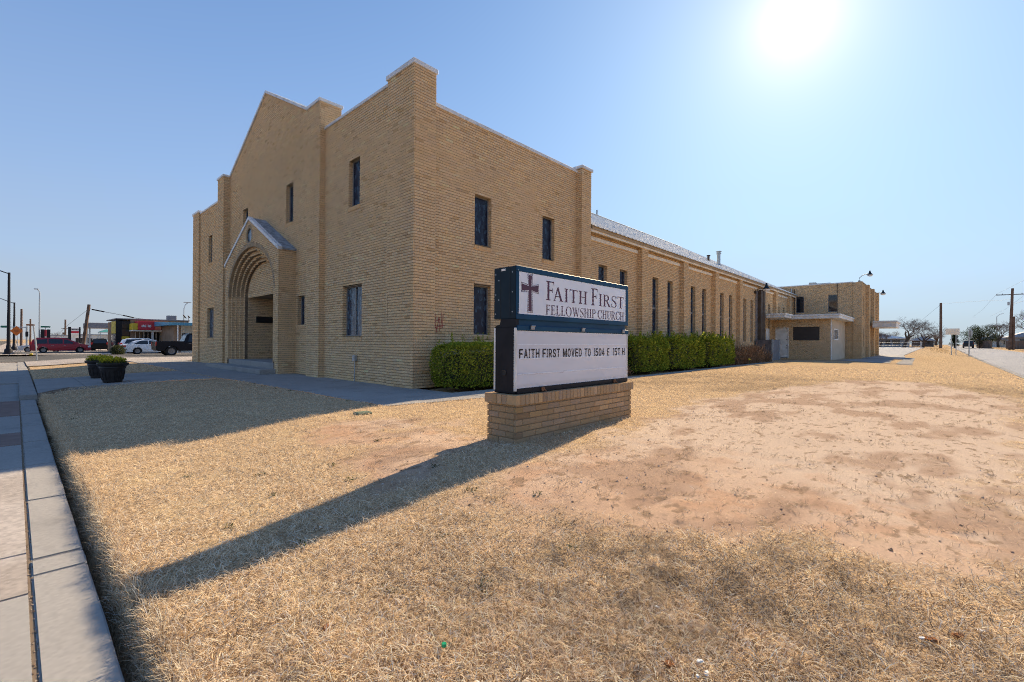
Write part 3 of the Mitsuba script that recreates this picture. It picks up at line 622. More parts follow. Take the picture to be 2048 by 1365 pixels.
put(CH+'__roof__ridge_cap', MB().prism(Polygon([(YC-.3, ZR-.11), (YC, ZR+.06), (YC+.3, ZR-.11), (YC, ZR+.02)]), (13.6, 0, 0), UY, (0, 0, 1), (30.85, 0, 0)), 'm_metal_roof')
rf = corr(6.86, 13.6, 14.2, YC, zr(14.2), ZR); put(CH+'__roof', rf, 'm_metal_roof'); rf = corr(6.86, 13.6, 2*YC-14.2, YC, zr(14.2), ZR); put(CH+'__roof', rf, 'm_metal_roof')
m = MB(); m.box(6.6, 13.5, 9.3, 14.6, 6.55, 6.65); m.box(6.6, 13.5, 23.1, 28.5, 6.55, 6.65); put(CH+'__flat_roof', m, 'm_grey_roof')
m = MB(); m.box(13.3, 13.55, 9.13, 28.6, 0, 6.8); m.box(6.6, 13.3, 28.4, 28.6, 0, 6.8); m.box(13.56, 44.4, 28.4, 28.6, 0, 5.0); m.prism(Polygon([(9.2, 4.9), (28.5, 4.9), (YC, ZR-.1)]), (44.2, 0, 0), UY, (0, 0, 1), (.2, 0, 0))
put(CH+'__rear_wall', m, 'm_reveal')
for h, ms in core.items():
    for m in ms: put(CH+'__'+h+'__core', m, 'm_mortar')
# roof flues
m = MB(); yb = 11.9; zb = zr(yb); m.lathe([(0, zb+1.0), (.20, zb+.98), (.20, zb+.94), (.13, zb+.92), (.13, zb+.84), (.17, zb+.83), (.17, zb+.78), (.115, zb+.76), (.115, zb-.1)], (34.9, yb, 0), 16); m.lathe([(.115, zb+.05), (.22, zb-.08)], (34.9, yb, 0), 16)
tag(put(CH+'__flue_pipe', m, 'm_galv'), 'tall galvanised flue pipe on the metal roof')
m = MB(); yb = 12.2; zb = zr(yb); m.lathe([(0, zb+.42), (.12, zb+.40), (.14, zb+.34), (.085, zb+.33), (.085, zb-.1)], (33.7, yb, 0), 14); tag(put(CH+'__vent_pipe', m, 'm_brown_paint'), 'short brown vent pipe beside the flue')
m = MB(); m.tube([(20.6, YC, ZR), (20.6, YC, ZR+.38)], .04, 8); put(CH+'__vent_pipe', m, 'm_galv'); m = MB(); m.tube([(29.5, YC, ZR), (29.5, YC, ZR+.4)], .05, 8); put(CH+'__vent_pipe', m, 'm_brown_paint')
# brown duct and conduits on the nave wall
m = MB(); m.cbox(34.10, 34.55, 8.86, 9.14, 0, 4.7, .02); m.cbox(34.556, 34.95, 8.80, 9.14, 0, 4.8, .06); tag(put(CH+'__wall_duct', m, 'm_brown_paint'), 'tall brown metal duct against the nave wall')
m = MB()
for x in (33.72, 33.95): m.tube([(x, 9.08, 0), (x, 9.08, 4.4), (x+.1, 9.06, 4.62)], .03, 6)
put(CH+'__conduit', m, 'm_grey_paint')
m = MB(); m.cbox(36.35, 37.2, 9.11, 9.139, .05, 2.2, .01); put(CH+'__side_door', m, 'm_white')
vis = lambda c: np.where((c[:, 1] < 9.4) & (c[:, 2] < 1.2) & (c[:, 0] > 6.45), 0., 1.)*np.where((c[:, 1] < 9.4) & (c[:, 0] > 8.85) & (c[:, 2] < 3.5), 0., 1.)
lay_bricks(CH, vis, 300)

# ---------------------------------------------------------------- annex at the far end of the nave
AN = thing('annex', 'two storey buff brick annex with a flat canopy at the far end of the nave', 'building')
for h in ('front_wall', 'side_wall', 'pilaster', 'low_room'): labels[AN+'__'+h] = {}
core = {}
CH_, CH = CH, AN
AB = (.63, .44, .25)
XA, YA, ZA = 44.5, 4.49, 5.93
aw = [(8.33, 8.90, 3.70, 5.06), (6.05, 6.66, 3.70, 5.06)]
W('front_wall', (XA, 0, 0), UY, NX, winhole(R_(5.03, 11.8, 0, ZA), aw), base=AB)
W('front_wall', (XA-.06, 0, 0), UY, NX, R_(YA-E_, 5.03, 0, ZA+.03), base=AB)
for a in aw: window(AN, (XA, (a[0]+a[1])/2, a[2]), UY, NX, a[1]-a[0], a[3]-a[2], 'm_glass_dark', depth=.06, reveal=False)
W('side_wall', (0, YA, 0), UX, NY, winhole(R_(XA-.042, 55.2, 0, ZA-.05), [(45.45, 45.85, 3.45, 4.95), (45.45, 45.85, .95, 2.3), (49.2, 49.6, 3.45, 4.95), (49.2, 49.6, .95, 2.3), (53.2, 53.6, .95, 2.3), (53.2, 53.6, 3.45, 4.95)]), base=AB)
for x in (45.65, 49.4, 53.4):
    for z, h in ((3.45, 1.5), (.95, 1.35)): window(AN, (x, YA, z), UX, NY, .4, h, 'm_glass_dark', depth=.1, sill=False, reveal=False)
for x in (46.9, 50.7, 54.6): pil_y('pilaster', x, x+.55, YA-.22, YA, ZA)
m = MB(); m.cbox(XA-.03, XA+.25, 5.04, 11.8, ZA+.002, ZA+.075, .008); m.cbox(XA-.09, 55.2, YA-.03, YA+.25, ZA+.033, ZA+.06, .008); put(AN+'__coping', m, 'm_coping')
m = MB(); m.box(XA+.3, 55, YA+.3, 22, ZA-.5, ZA-.4); m.box(54.95, 55.2, YA+.25, 22, 0, ZA-.05); put(AN+'__flat_roof', m, 'm_grey_roof')
m = MB(); m.cbox(XA+.6, XA+1.2, 7.6, 8.1, ZA-.4, ZA+.30, .02); m.cbox(XA+.7, XA+1.1, 6.6, 7.6, ZA-.4, ZA+.2, .02); tag(put(AN+'__roof_vent', m, 'm_galv'), 'low grey metal ducts on the annex roof')
m = MB(); m.tube([(XA-.08, 9.22, 5.75), (XA-.1, 9.22, 5.3), (XA-.35, 9.32, 4.9), (XA-.35, 9.34, 3.25)], .055, 8); put(AN+'__downspout', m, 'm_galv')
m = MB(); m.box(XA-.04, XA-.012, 6.03, 6.06, 3.2, ZA); m.tube([(XA-.05, 9.0, 3.2), (XA-.05, 9.02, 5.7)], .025, 6); put(AN+'__joint', m, 'm_bronze')
# low room with canopy roof
XL, YL = 38.12, 5.52
low_w = (6.2, 7.8, 1.38, 2.32); low_d = (8.10, 8.92, .10, 2.27)
W('low_room', (XL, 0, 0), UY, NX, winhole(R_(YL, NYW, 0, 2.86), [low_w, low_d]), base=AB)
m = MB(); m.box(XL, XA-.1, YL+.002, YL+.2, 0, 2.86); put(AN+'__low_room__side', m, 'm_beige')
put(AN+'__low_room__corner_trim', MB().cbox(XL-.02, XL+.1, YL-.02, YL+.03, 0, 2.86, .005), 'm_white')
m = MB(); m.prism(R_(39.0, 40.7, 1.40, 2.2).difference(R_(39.08, 40.62, 1.48, 2.12)), (0, YL, 0), UX, (0, 0, 1), (0, -.05, 0)); m.box(39.8, 39.86, YL-.045, YL, 1.48, 2.12); put(AN+'__low_room__window_frame', m, 'm_white')
put(AN+'__low_room__window_glass', MB().box(39.05, 40.65, YL-.015, YL-.003, 1.44, 2.16), 'm_glass_dark')
k = AN+'__window_screen'
sc_ = MB(); sc_.box(XL+.03, XL+.06, 6.2, 7.8, 1.38, 2.32)
for y in np.arange(6.25, 7.8, .13): sc_.box(XL+.008, XL+.03, y, y+.07, 1.41, 2.29)
sc_.prism(R_(6.2, 7.8, 1.38, 2.32).difference(R_(6.24, 7.76, 1.42, 2.28)), (XL+.03, 0, 0), UY, (0, 0, 1), (-.045, 0, 0)); tag(put(k, sc_, 'm_bronze'), 'wide dark slatted window screen')
dr_ = MB(); dr_.cbox(XL+.02, XL+.06, 8.14, 8.88, .12, 2.23, .01); dr_.cbox(XL+.012, XL+.03, 8.24, 8.78, 1.25, 2.1, .008); dr_.cbox(XL+.012, XL+.03, 8.24, 8.78, .3, 1.1, .008)
kd = tag(put(AN+'__door', dr_, 'm_white'), 'plain white entrance door of the low room')
put(AN+'__door__frame', MB().prism(R_(8.08, 8.94, .09, 2.29).difference(R_(8.135, 8.885, .0, 2.235)), (XL+.04, 0, 0), UY, (0, 0, 1), (-.07, 0, 0)), 'm_white')
put(AN+'__door__lock', MB().tube([(XL+.02, 8.2, 1.0), (XL-.05, 8.2, 1.0)], .03, 10).tube([(XL+.02, 8.2, 1.42), (XL-.02, 8.2, 1.42)], .035, 10).tube([(XL+.02, 8.2, .82), (XL-.02, 8.2, .82)], .03, 10), 'm_black')
m = MB(); m.cbox(37.55, XA-.06, 4.98, NYW+.0, 2.865, 3.14, .02); m.cbox(37.50, XA-.07, 4.93, NYW+.0, 3.05, 3.165, .012); tag(put(AN+'__canopy', m, 'm_white'), 'flat white roof edge over the low room')
m = MB(); m.cbox(35.5, 37.49, 7.75, NYW-.24, 2.90, 3.17, .02); m.cbox(35.45, 37.488, 7.70, NYW-.25, 3.08, 3.19, .012); put(AN+'__canopy', m, 'm_white')
put(AN+'__canopy__soffit', MB().box(37.6, XA-.1, 5.02, NYW-.01, 2.855, 2.863), 'm_cream')
m = MB(); m.cbox(49.3, 53.5, 2.70, YA-.24, 2.54, 3.03, .02); m.cbox(49.22, 53.58, 2.62, YA-.24, 2.95, 3.09, .012); tag(put(AN+'__canopy', m, 'm_white'), 'large white flat canopy on the street side of the annex')
for h, ms in core.items():
    for m in ms: put(AN+'__'+h+'__core', m, 'm_mortar')
lay_bricks(AN, lambda c: np.ones(len(c)), 0)
CH = CH_

def barn_lamp(loc, d, label, up=.45, reach=.7, s=1.):
    k = thing('barn_lamp', label, 'lamp'); loc = np.array(loc, float); d = np.array(d, float)
    pts = [loc, loc+[0, 0, up*.55], loc+d*reach*.3+[0, 0, up*.9], loc+d*reach*.75+[0, 0, up*1.05], loc+d*reach+[0, 0, up*1.05]]
    m = MB(); m.tube(pts, .022, 8); m.cbox(loc[0]-.07, loc[0]+.07, loc[1]-.07, loc[1]+.07, loc[2]-.1, loc[2]+.08, .01); put(k+'__arm', m, 'm_bronze')
    h = loc+d*reach+[0, 0, up*1.05]
    m = MB(); m.lathe([(0, .30*s), (.05*s, .29*s), (.07*s, .2*s), (.09*s, .08*s), (.16*s, .0), (.25*s, -.10*s), (.25*s, -.12*s), (.0, -.06*s)], h, 20); put(k+'__shade', m, 'm_sign_dark')
    m = MB(); m.lathe([(.22*s, -.12*s), (.21*s, -.22*s), (.12*s, -.27*s), (0, -.28*s)], h, 16); put(k+'__lens', m, 'm_headlight', smooth=True); return k
barn_lamp((44.65, 4.66, 6.0), (-.3, -.95, 0), 'barn lamp on a curved arm above the near corner of the annex', .5, .7, .78)
barn_lamp((55.0, 4.45, 5.75), (.25, -.95, 0), 'barn lamp at the far corner of the annex parapet', .2, .5, .85)
barn_lamp((33.6, 9.08, 4.55), (-.45, -.89, 0), 'barn lamp on an arm below the nave eave', .22, .85, .95)

# grey plank enclosure beside the annex door
k = thing('utility_enclosure', 'grey plank enclosure standing beside the white annex door', 'enclosure')
def planks(x0, y0, x1, y1, h, mat, w=.14):
    L = math.hypot(x1-x0, y1-y0); n = max(1, int(L/w)); u = np.array([x1-x0, y1-y0, 0])/L; nn = np.array([-u[1], u[0], 0])
    for i in range(n):
        c = np.array([x0, y0, 0])+u*(i+.5)*L/n; hh = h+.02*random.random()
        m = MB(); m.obox(c+[0, 0, hh/2], [u, nn, (0, 0, 1)], (L/n/2-.006, .012, hh/2)); put(k+'__plank', m, mat)
planks(33.5, 9.0, 34.3, 8.25, 1.36, 'm_wood_grey'); planks(34.3, 8.25, 36.2, 8.25, 1.36, 'm_grey_paint'); 
m = MB(); m.cbox(34.24, 34.34, 8.17, 8.27, 0, 1.42, .01); m.cbox(36.18, 36.28, 8.2, 8.3, 0, 1.42, .01); put(k+'__post', m, 'm_galv')

# ---------------------------------------------------------------- roadside church sign
SG = thing('church_sign', 'church sign with a teal lightbox and a white letter board on a low brick base', 'sign')
bx0, bx1, by0, by1 = 3.68, 6.205, 3.358, 3.80
labels[SG+'__base'] = {}
m = MB(); m.box(bx0+.012, bx1-.012, by0+.012, by1-.012, -.15, .42); put(SG+'__base__core', m, 'm_mortar_tan')
SB = (.40, .275, .16)
bricks(SG+'__base', (0, by0+.012, -.015), UX, NY, R_(bx0, bx1, -.12, .44), 3.68, base=SB)
bricks(SG+'__base', (bx0+.012, 0, -.015), UY, NX, R_(by0+.030, by1-.030, -.12, .44), 3.40, base=SB)
bricks(SG+'__base', (bx1-.012, 0, -.015), UY, (1, 0, 0), R_(by0+.030, by1-.030, -.12, .44), 3.40, base=SB)
bricks(SG+'__base', (0, by1-.012, -.015), UX, (0, 1, 0), R_(bx0, bx1, -.12, .44), 3.68, base=SB)
BRS, BR[:] = list(BR), []
for h, V, tone, n in BRS:
    if n[1] < -.5:          # the pale run of bricks at the right of the front
        hi_ = (V[:, 0, 0] > 4.95) & (V[:, 0, 2] > .15) & (rng.random(len(V)) < .42); tone[hi_] = tone[hi_]*np.array([1.32, 1.27, 1.2])
    for i in range(len(V)):
        mm = MB(); mm.add(V[i], BF, tone[i]); put(SG+'__base__brick', mm, 'm_brick', vc=True)
nb = 34
def soldier(c, ax, h):
    t = brick_tone(1, (.40, .28, .17))[0]*(1.25 if random.random() < .22 else 1.)
    mm = MB(); mm.obox(c, ax, h, t); put(SG+'__base__brick', mm, 'm_brick', vc=True)
wq = (bx1-bx0+.05)/nb
for i in range(nb):
    x = bx0-.025+(i+.5)*wq
    soldier((x, by0+.065, .472), np.eye(3), (wq/2-.004, .09, .052+.001*random.random())); soldier((x, by1-.065, .472), np.eye(3), (wq/2-.004, .09, .052))
for j in range(4):
    y = by0+.155+j*.075
    if y < by1-.13:
        soldier((bx0+.065, y, .472), np.eye(3), (.09, .033, .052)); soldier((bx1-.065, y, .472), np.eye(3), (.09, .033, .052))
m = MB(); m.box(bx0-.018, bx1+.018, by0-.018, by1+.018, .425, .515); put(SG+'__base__cap_mortar', m, 'm_mortar_tan')
cy0, cy1, cx0, cx1 = 3.418, 3.762, 3.735, 6.195
# upper light box
m = MB(); m.cbox(cx0, cx1, cy0+.004, cy1, 1.36, 1.945, .006); put(SG+'__light_box', m, 'm_sign_dark')
def frame_y(x0, x1, z0, z1, t, y0, y1):
    return MB().prism(R_(x0, x1, z0, z1).difference(R_(x0+t, x1-t, z0+t, z1-t)), (0, y0, 0), UX, (0, 0, 1), (0, y1-y0, 0))
fr = MB(); fr.cbox(cx0, cx1, cy0-.012, cy0+.003, 1.887, 1.948, .004); fr.cbox(cx0, cx1, cy0-.012, cy0+.003, 1.356, 1.415, .004); fr.cbox(cx0, cx0+.04, cy0-.011, cy0+.003, 1.416, 1.886, .003); fr.cbox(cx1-.065, cx1, cy0-.011, cy0+.003, 1.416, 1.886, .003)
put(SG+'__light_box__frame', fr, 'm_sign_blue')
put(SG+'__light_box__face', MB().box(cx0+.041, cx1-.066, cy0-.004, cy0+.002, 1.4165, 1.8855), 'm_sign_white')
sc_ = MB()
for y, z in [(3.47, 1.88), (3.47, 1.66), (3.47, 1.44), (3.73, 1.87), (3.73, 1.64), (3.73, 1.42), (3.68, 1.8), (3.68, 1.58)]: sc_.lathe([(0, 0), (.008, 0), (.008, .004), (0, .006)], (0, 0, 0), 8) if False else sc_.tube([(cx0-.004, y, z), (cx0+.002, y, z)], .008, 8)
for z in (1.43, 1.9): sc_.tube([(cx0+.02, cy0-.016, z), (cx0+.02, cy0-.010, z)], .007, 8)
put(SG+'__light_box__screws', sc_, 'm_steel')
put(SG+'__light_box__seam', MB().box(cx0-.0025, cx0+.001, 3.65, 3.656, 1.37, 1.94).box(cx0-.0025, cx0+.001, 3.505, 3.511, 1.37, 1.94), 'm_black')
put(SG+'__light_box__sticker', MB().obox((cx0-.001, 3.61, 1.915), np.eye(3), (.0015, .032, .012)), 'm_litter')
m = MB(); t_ = np.linspace(0, 2*np.pi, 14); m.tube([(4.78+.018*math.cos(a), 3.59, 1.965+.018*math.sin(a)) for a in t_], .005, 6); m.tube([(4.78, 3.59, 1.94), (4.78, 3.59, 1.955)], .01, 8); put(SG+'__light_box__lifting_eye', m, 'm_steel')
# neck and hinge rail
m = MB(); m.cbox(cx0+.06, cx1-.05, cy0+.012, cy1-.06, 1.26, 1.36, .004); put(SG+'__neck', m, 'm_sign_blue')
m = MB(); m.prism(Polygon([(3.418, 1.27), (3.74, 1.27), (3.72, 1.285), (3.66, 1.30), (3.645, 1.36), (3.418, 1.36)]), (cx0-.004, 0, 0), UY, (0, 0, 1), (.05, 0, 0)); put(SG+'__neck__end_plate', m, 'm_sign_black')
m = MB(); m.cbox(cx0+.012, cx1+.01, cy0-.014, cy0+.02, 1.232, 1.288, .006); put(SG+'__hinge_rail', m, 'm_sign_blue')
for x in (3.99, 5.0, 6.03):
    m = MB(); m.cbox(x-.033, x+.033, cy0-.034, cy0-.014, 1.245, 1.292, .004); m.tube([(x-.035, cy0-.036, 1.286), (x+.035, cy0-.036, 1.286)], .007, 8)
    for q in (-.02, 0, .02): m.tube([(x+q, cy0-.038, 1.262), (x+q, cy0-.033, 1.262)], .006, 6)
    put(SG+'__hinge_rail__hinge', m, 'm_steel')
# lower letter board
m = MB(); m.cbox(cx0-.004, cx1-.005, cy0+.012, 3.742, .53, 1.272, .006); put(SG+'__letter_board', m, 'm_sign_black')
fr = MB(); fr.cbox(cx0-.012, cx0+.018, cy0-.006, cy0+.02, .56, 1.262, .004); fr.cbox(cx1-.03, cx1, cy0-.006, cy0+.02, .575, 1.228, .004); fr.cbox(cx0-.012, cx0+.0, 3.725, 3.748, .56, 1.262, .003); put(SG+'__letter_board__edge_trim', fr, 'm_white')
fr = MB(); fr.cbox(cx0+.02, cx1-.005, cy0-.010, cy0+.016, .528, .588, .005); put(SG+'__letter_board__bottom_rail', fr, 'm_sign_black')
put(SG+'__letter_board__face', MB().box(cx0+.019, cx1-.031, cy0+.001, cy0+.010, .5885, 1.2305), 'm_copy_board')
tr = MB()
for z in (.745, .918, 1.075): tr.box(cx0+.03, cx1-.035, cy0-.005, cy0+.0005, z-.004, z+.004)
put(SG+'__letter_board__track', tr, 'm_sign_white')
h_ = MB(); t_ = np.linspace(0, 2*np.pi, 16); h_.tube([(cx0-.006, 3.585+.035*math.cos(a), .76+.028*math.sin(a)) for a in t_], .006, 6); h_.tube([(cx0-.008, 3.585, .76), (cx0-.003, 3.585, .76)], .034, 14); put(SG+'__letter_board__port', h_, 'm_black')
for x in (4.19, 5.80):
    m = MB(); m.cbox(x-.022, x+.022, cy0-.03, cy0-.011, .535, .585, .004); m.tube([(x-.01, cy0-.03, .575), (x+.03, cy0-.045, .535)], .007, 6); put(SG+'__letter_board__latch', m, 'm_rust')

# lettering: serif capitals built as polygons, cap height 1
def G_(*ps): return shapely.union_all([p if hasattr(p, 'area') else Polygon(p) for p in ps])
def srf(x0, x1, y, up=True):    # a bracketed slab serif
    h = .035; e = .05
    if up: return Polygon([(x0, y), (x1, y), (x1, y+h), (x1-e, y+h+.02), (x0+e, y+h+.02), (x0, y+h)])
    return Polygon([(x0, y), (x1, y), (x1, y-h), (x1-e, y-h-.02), (x0+e, y-h-.02), (x0, y-h)])
def stem(x, w, y0=0, y1=1): return sbox(x, y0, x+w, y1)
def ell(cx, cy, rx, ry): return affinity.scale(Point(cx, cy).buffer(1, 32), rx, ry, origin=(cx, cy))
SW, HW = .135, .06
def glyph(ch):
    S, H = SW, HW
    if ch == 'I': return G_(stem(.09, S), srf(0, .31, 0), srf(0, .31, 1, False)), .31
    if ch == 'T': return G_(stem(.29, S), srf(.2, .51, 0), sbox(.02, 1-H, .69, 1), [(.02, 1), (.02, .80), (.06, 1-H-.02), (.16, 1-H)], [(.69, 1), (.69, .80), (.65, 1-H-.02), (.55, 1-H)]), .71
    if ch in 'FE':
        ps = [stem(.09, S), srf(0, .31, 0), srf(0, .25, 1, False), sbox(.1, 1-H, .56, 1), [(.56, 1), (.56, .78), (.52, 1-H-.02), (.42, 1-H)], sbox(.15, .5, .43, .5+H), [(.43, .40), (.46, .40), (.46, .64), (.43, .64), (.40, .53), (.40, .51)]]
        if ch == 'E': ps += [sbox(.1, 0, .58, H), [(.58, 0), (.62, .24), (.585, .24), (.53, H+.02), (.42, H)]]
        return G_(*ps), .62 if ch == 'E' else .58
    if ch == 'L': return G_(stem(.09, S), srf(0, .31, 1, False), sbox(0, 0, .54, H), [(.54, 0), (.59, .26), (.555, .26), (.5, H+.02), (.38, H)]), .59
    if ch == 'H': return G_(stem(.09, S), stem(.55, S), srf(0, .31, 0), srf(0, .31, 1, False), srf(.46, .77, 0), srf(.46, .77, 1, False), sbox(.2, .49, .6, .49+H)), .77
    if ch == 'A': return G_([(.33, 1), (.41, 1), (.12, 0), (.06, 0)], [(.30, .98), (.41, 1.02), (.73, 0), (.57, 0)], sbox(.17, .31, .6, .31+H), srf(0, .22, 0), srf(.48, .80, 0)), .80
    if ch in 'PR':
        bowl = ell(.30, .735, .32, .265).difference(ell(.27, .735, .215, .215)).intersection(sbox(.2, .4, .7, 1.01))
        ps = [stem(.09, S), srf(0, .31, 0), srf(0, .25, 1, False), bowl, sbox(.15, .47, .32, .47+H), sbox(.15, 1-H, .32, 1)]
        if ch == 'R': ps += [[(.30, .49), (.44, .49), (.76, .03), (.80, 0), (.60, 0)]]
        return G_(*ps), .64 if ch == 'P' else .76
    if ch == 'O': return ell(.42, .5, .42, .52).difference(ell(.42, .5, .285, .47)), .84
    if ch == 'C':
        o = ell(.42, .5, .42, .52).difference(ell(.45, .5, .30, .465)).difference(Polygon([(.5, .5), (1, .80), (1, .2)]))
        return G_(o, [(.70, .70), (.745, .70), (.745, .98), (.71, .98), (.66, .86)], [(.70, .14), (.745, .26), (.71, .28), (.64, .13)]), .76
    if ch == 'U': return G_(stem(.08, S, .3), stem(.56, H+.01, .3), srf(0, .29, 1, False), srf(.47, .70, 1, False), ell(.3425, .3, .2625, .32).difference(ell(.3725, .3, .19, .265)).intersection(sbox(0, -.1, 1, .3))), .70
    if ch == 'W': return G_([(.06, 1), (.20, 1), (.42, 0), (.34, 0)], [(.36, 0), (.42, 0), (.60, 1), (.54, 1)], [(.46, 1), (.60, 1), (.83, 0), (.75, 0)], [(.77, 0), (.83, 0), (1.03, 1), (.97, 1)], srf(0, .28, 1, False), srf(.44, .68, 1, False), srf(.90, 1.10, 1, False)), 1.1
    if ch == 'S':
        t = np.linspace(0, 1, 40)
        c = np.array([[.50, .82], [.42, .97], [.25, .985], [.10, .86], [.10, .68], [.25, .56], [.40, .46], [.50, .33], [.48, .13], [.30, .015], [.12, .05], [.04, .22]])
        from scipy.interpolate import splprep, splev
        tck, _ = splprep(c.T, s=0, k=3); P = np.array(splev(t, tck)).T; d = np.gradient(P, axis=0); n = np.stack([-d[:, 1], d[:, 0]], 1)/np.linalg.norm(d, axis=1, keepdims=True)
        wd = .02+.048*np.exp(-((t-.5)/.2)**2); return G_(Polygon(np.vstack([P+n*wd[:, None], (P-n*wd[:, None])[::-1]])).buffer(0), [(.48, .76), (.52, .76), (.52, .99), (.48, .93)], [(.02, .30), (.06, .28), (.06, .08), (.02, .0)]), .56
def text_poly(s, gap=.10, space=.3):
    x = 0; out = []
    for ch in s:
        if ch == ' ': x += space; continue
        g, w = glyph(ch); out.append((affinity.translate(g, x, 0), x, w)); x += w+gap
    return out, x-gap
def put_word(word, x0, x1, z0, capz, y, key, mat, first=None, first2=None):
    """letters of a word between x0 and x1; the first letter may be taller"""
    gl, tot = text_poly(word)
    if first:
        g, w = glyph(word[0]); rest, rt = text_poly(word[1:]); w1 = .155
        m = MB(); m.prism(affinity.translate(affinity.scale(g, w1/w, first, origin=(0, 0)), x0, z0), (0, y, 0), UX, (0, 0, 1), (0, -.002, 0)); put(key, m, mat); x0 = first2 or x0+w1; gl, tot = rest, rt
    sx = (x1-x0)/tot
    for g, x, w in gl:
        m = MB(); m.prism(affinity.translate(affinity.scale(g, sx, capz, origin=(0, 0)), x0, z0), (0, y, 0), UX, (0, 0, 1), (0, -.002, 0)); put(key, m, mat)
yt = cy0-.0042; LT = SG+'__light_box__letter'
put_word('FAITH', 4.256, 5.117, 1.602, .168, yt, LT, 'm_letter_purple', .228, 4.392)
put_word('FIRST', 5.215, 6.073, 1.602, .166, yt, LT, 'm_letter_purple', .228, 5.402)
put_word('FELLOWSHIP', 4.25, 5.324, 1.430, .118, yt, LT, 'm_letter_purple')
put_word('CHURCH', 5.374, 6.074, 1.430, .118, yt, LT, 'm_letter_purple')
def cross_poly(g=0.):
    cx, cz = 3.967, 1.715
    v = Polygon([(cx-.030, 1.862), (cx+.030, 1.862), (cx+.020, cz+.02), (cx+.020, cz-.03), (cx+.030, 1.452), (cx-.030, 1.452), (cx-.020, cz-.03), (cx-.020, cz+.02)])
    h = Polygon([(3.827, cz+.040), (cx, cz+.020), (4.107, cz+.040), (4.107, cz-.040), (cx, cz-.020), (3.827, cz-.040)])
    return v.union(h).buffer(g, join_style=2)
put(SG+'__light_box__cross', MB().prism(cross_poly(0).union(cross_poly(.0145).difference(cross_poly(.0085))), (0, yt, 0), UX, (0, 0, 1), (0, -.002, 0)), 'm_letter_purple')
ym = cy0-.0008
for word, a, b in (('FAITH', 3.791, 4.142), ('FIRST', 4.202, 4.534), ('MOVED', 4.602, 5.002), ('TO', 5.072, 5.212), ('1504', 5.292, 5.557), ('E', 5.632, 5.684), ('15T', 5.785, 5.982), ('H', 6.042, 6.113)):
    x = 0.; ms = []
    for ch in word:
        t = meshkit.text_mesh('I' if ch == '1' else ch, 1., .02, bold=True); t.apply_translation([-t.bounds[0][0], 0, 0]); w = t.bounds[1][0]
        wn = .22 if ch in '1I' else (.78 if ch == 'M' else .62); ms.append((t, x, wn/w, t.bounds[1][1])); x += wn+.20
    x -= .20; s = (b-a)/x
    for t, xo, q, hh in ms:
        V = t.vertices; m = MB(); z = .922+V[:, 1]/hh*.105
        m.add(np.stack([a+s*(xo+V[:, 0]*q), ym-V[:, 2]*.11, z], 1), t.faces); put(SG+'__letter_board__letter', m, 'm_letter_black')

# ---------------------------------------------------------------- foliage helpers
def leaf_quads(P, N, size, tone, aspect=.55, jit=.8):
    """small folded leaves at P with mean direction N"""
    n = len(P); d = N + jit*rng.normal(0, 1, (n, 3)); d /= np.linalg.norm(d, axis=1, keepdims=True)
    r = rng.normal(0, 1, (n, 3)); a = np.cross(d, r); a /= np.linalg.norm(a, axis=1, keepdims=True)+1e-9
    L = (np.broadcast_to(size, (n,))*rng.uniform(.7, 1.3, n))[:, None]
    v = np.stack([P, P+d*L*.5+a*L*aspect*.5, P+d*L, P+d*L*.5-a*L*aspect*.5], 1)
    f = np.arange(n)[:, None]*4 + np.array([0, 1, 2, 3]); return v.reshape(-1, 3), f, np.repeat(tone, 4, 0)
def tone_mix(n, cols, jit=.15):
    c = np.array(cols)[rng.integers(0, len(cols), n)]; return np.clip(c*(1+jit*rng.normal(0, 1, (n, 1))), .004, .9)
GREENS = [(.21, .28, .035), (.28, .34, .04), (.35, .39, .05), (.16, .22, .03), (.45, .46, .065)]
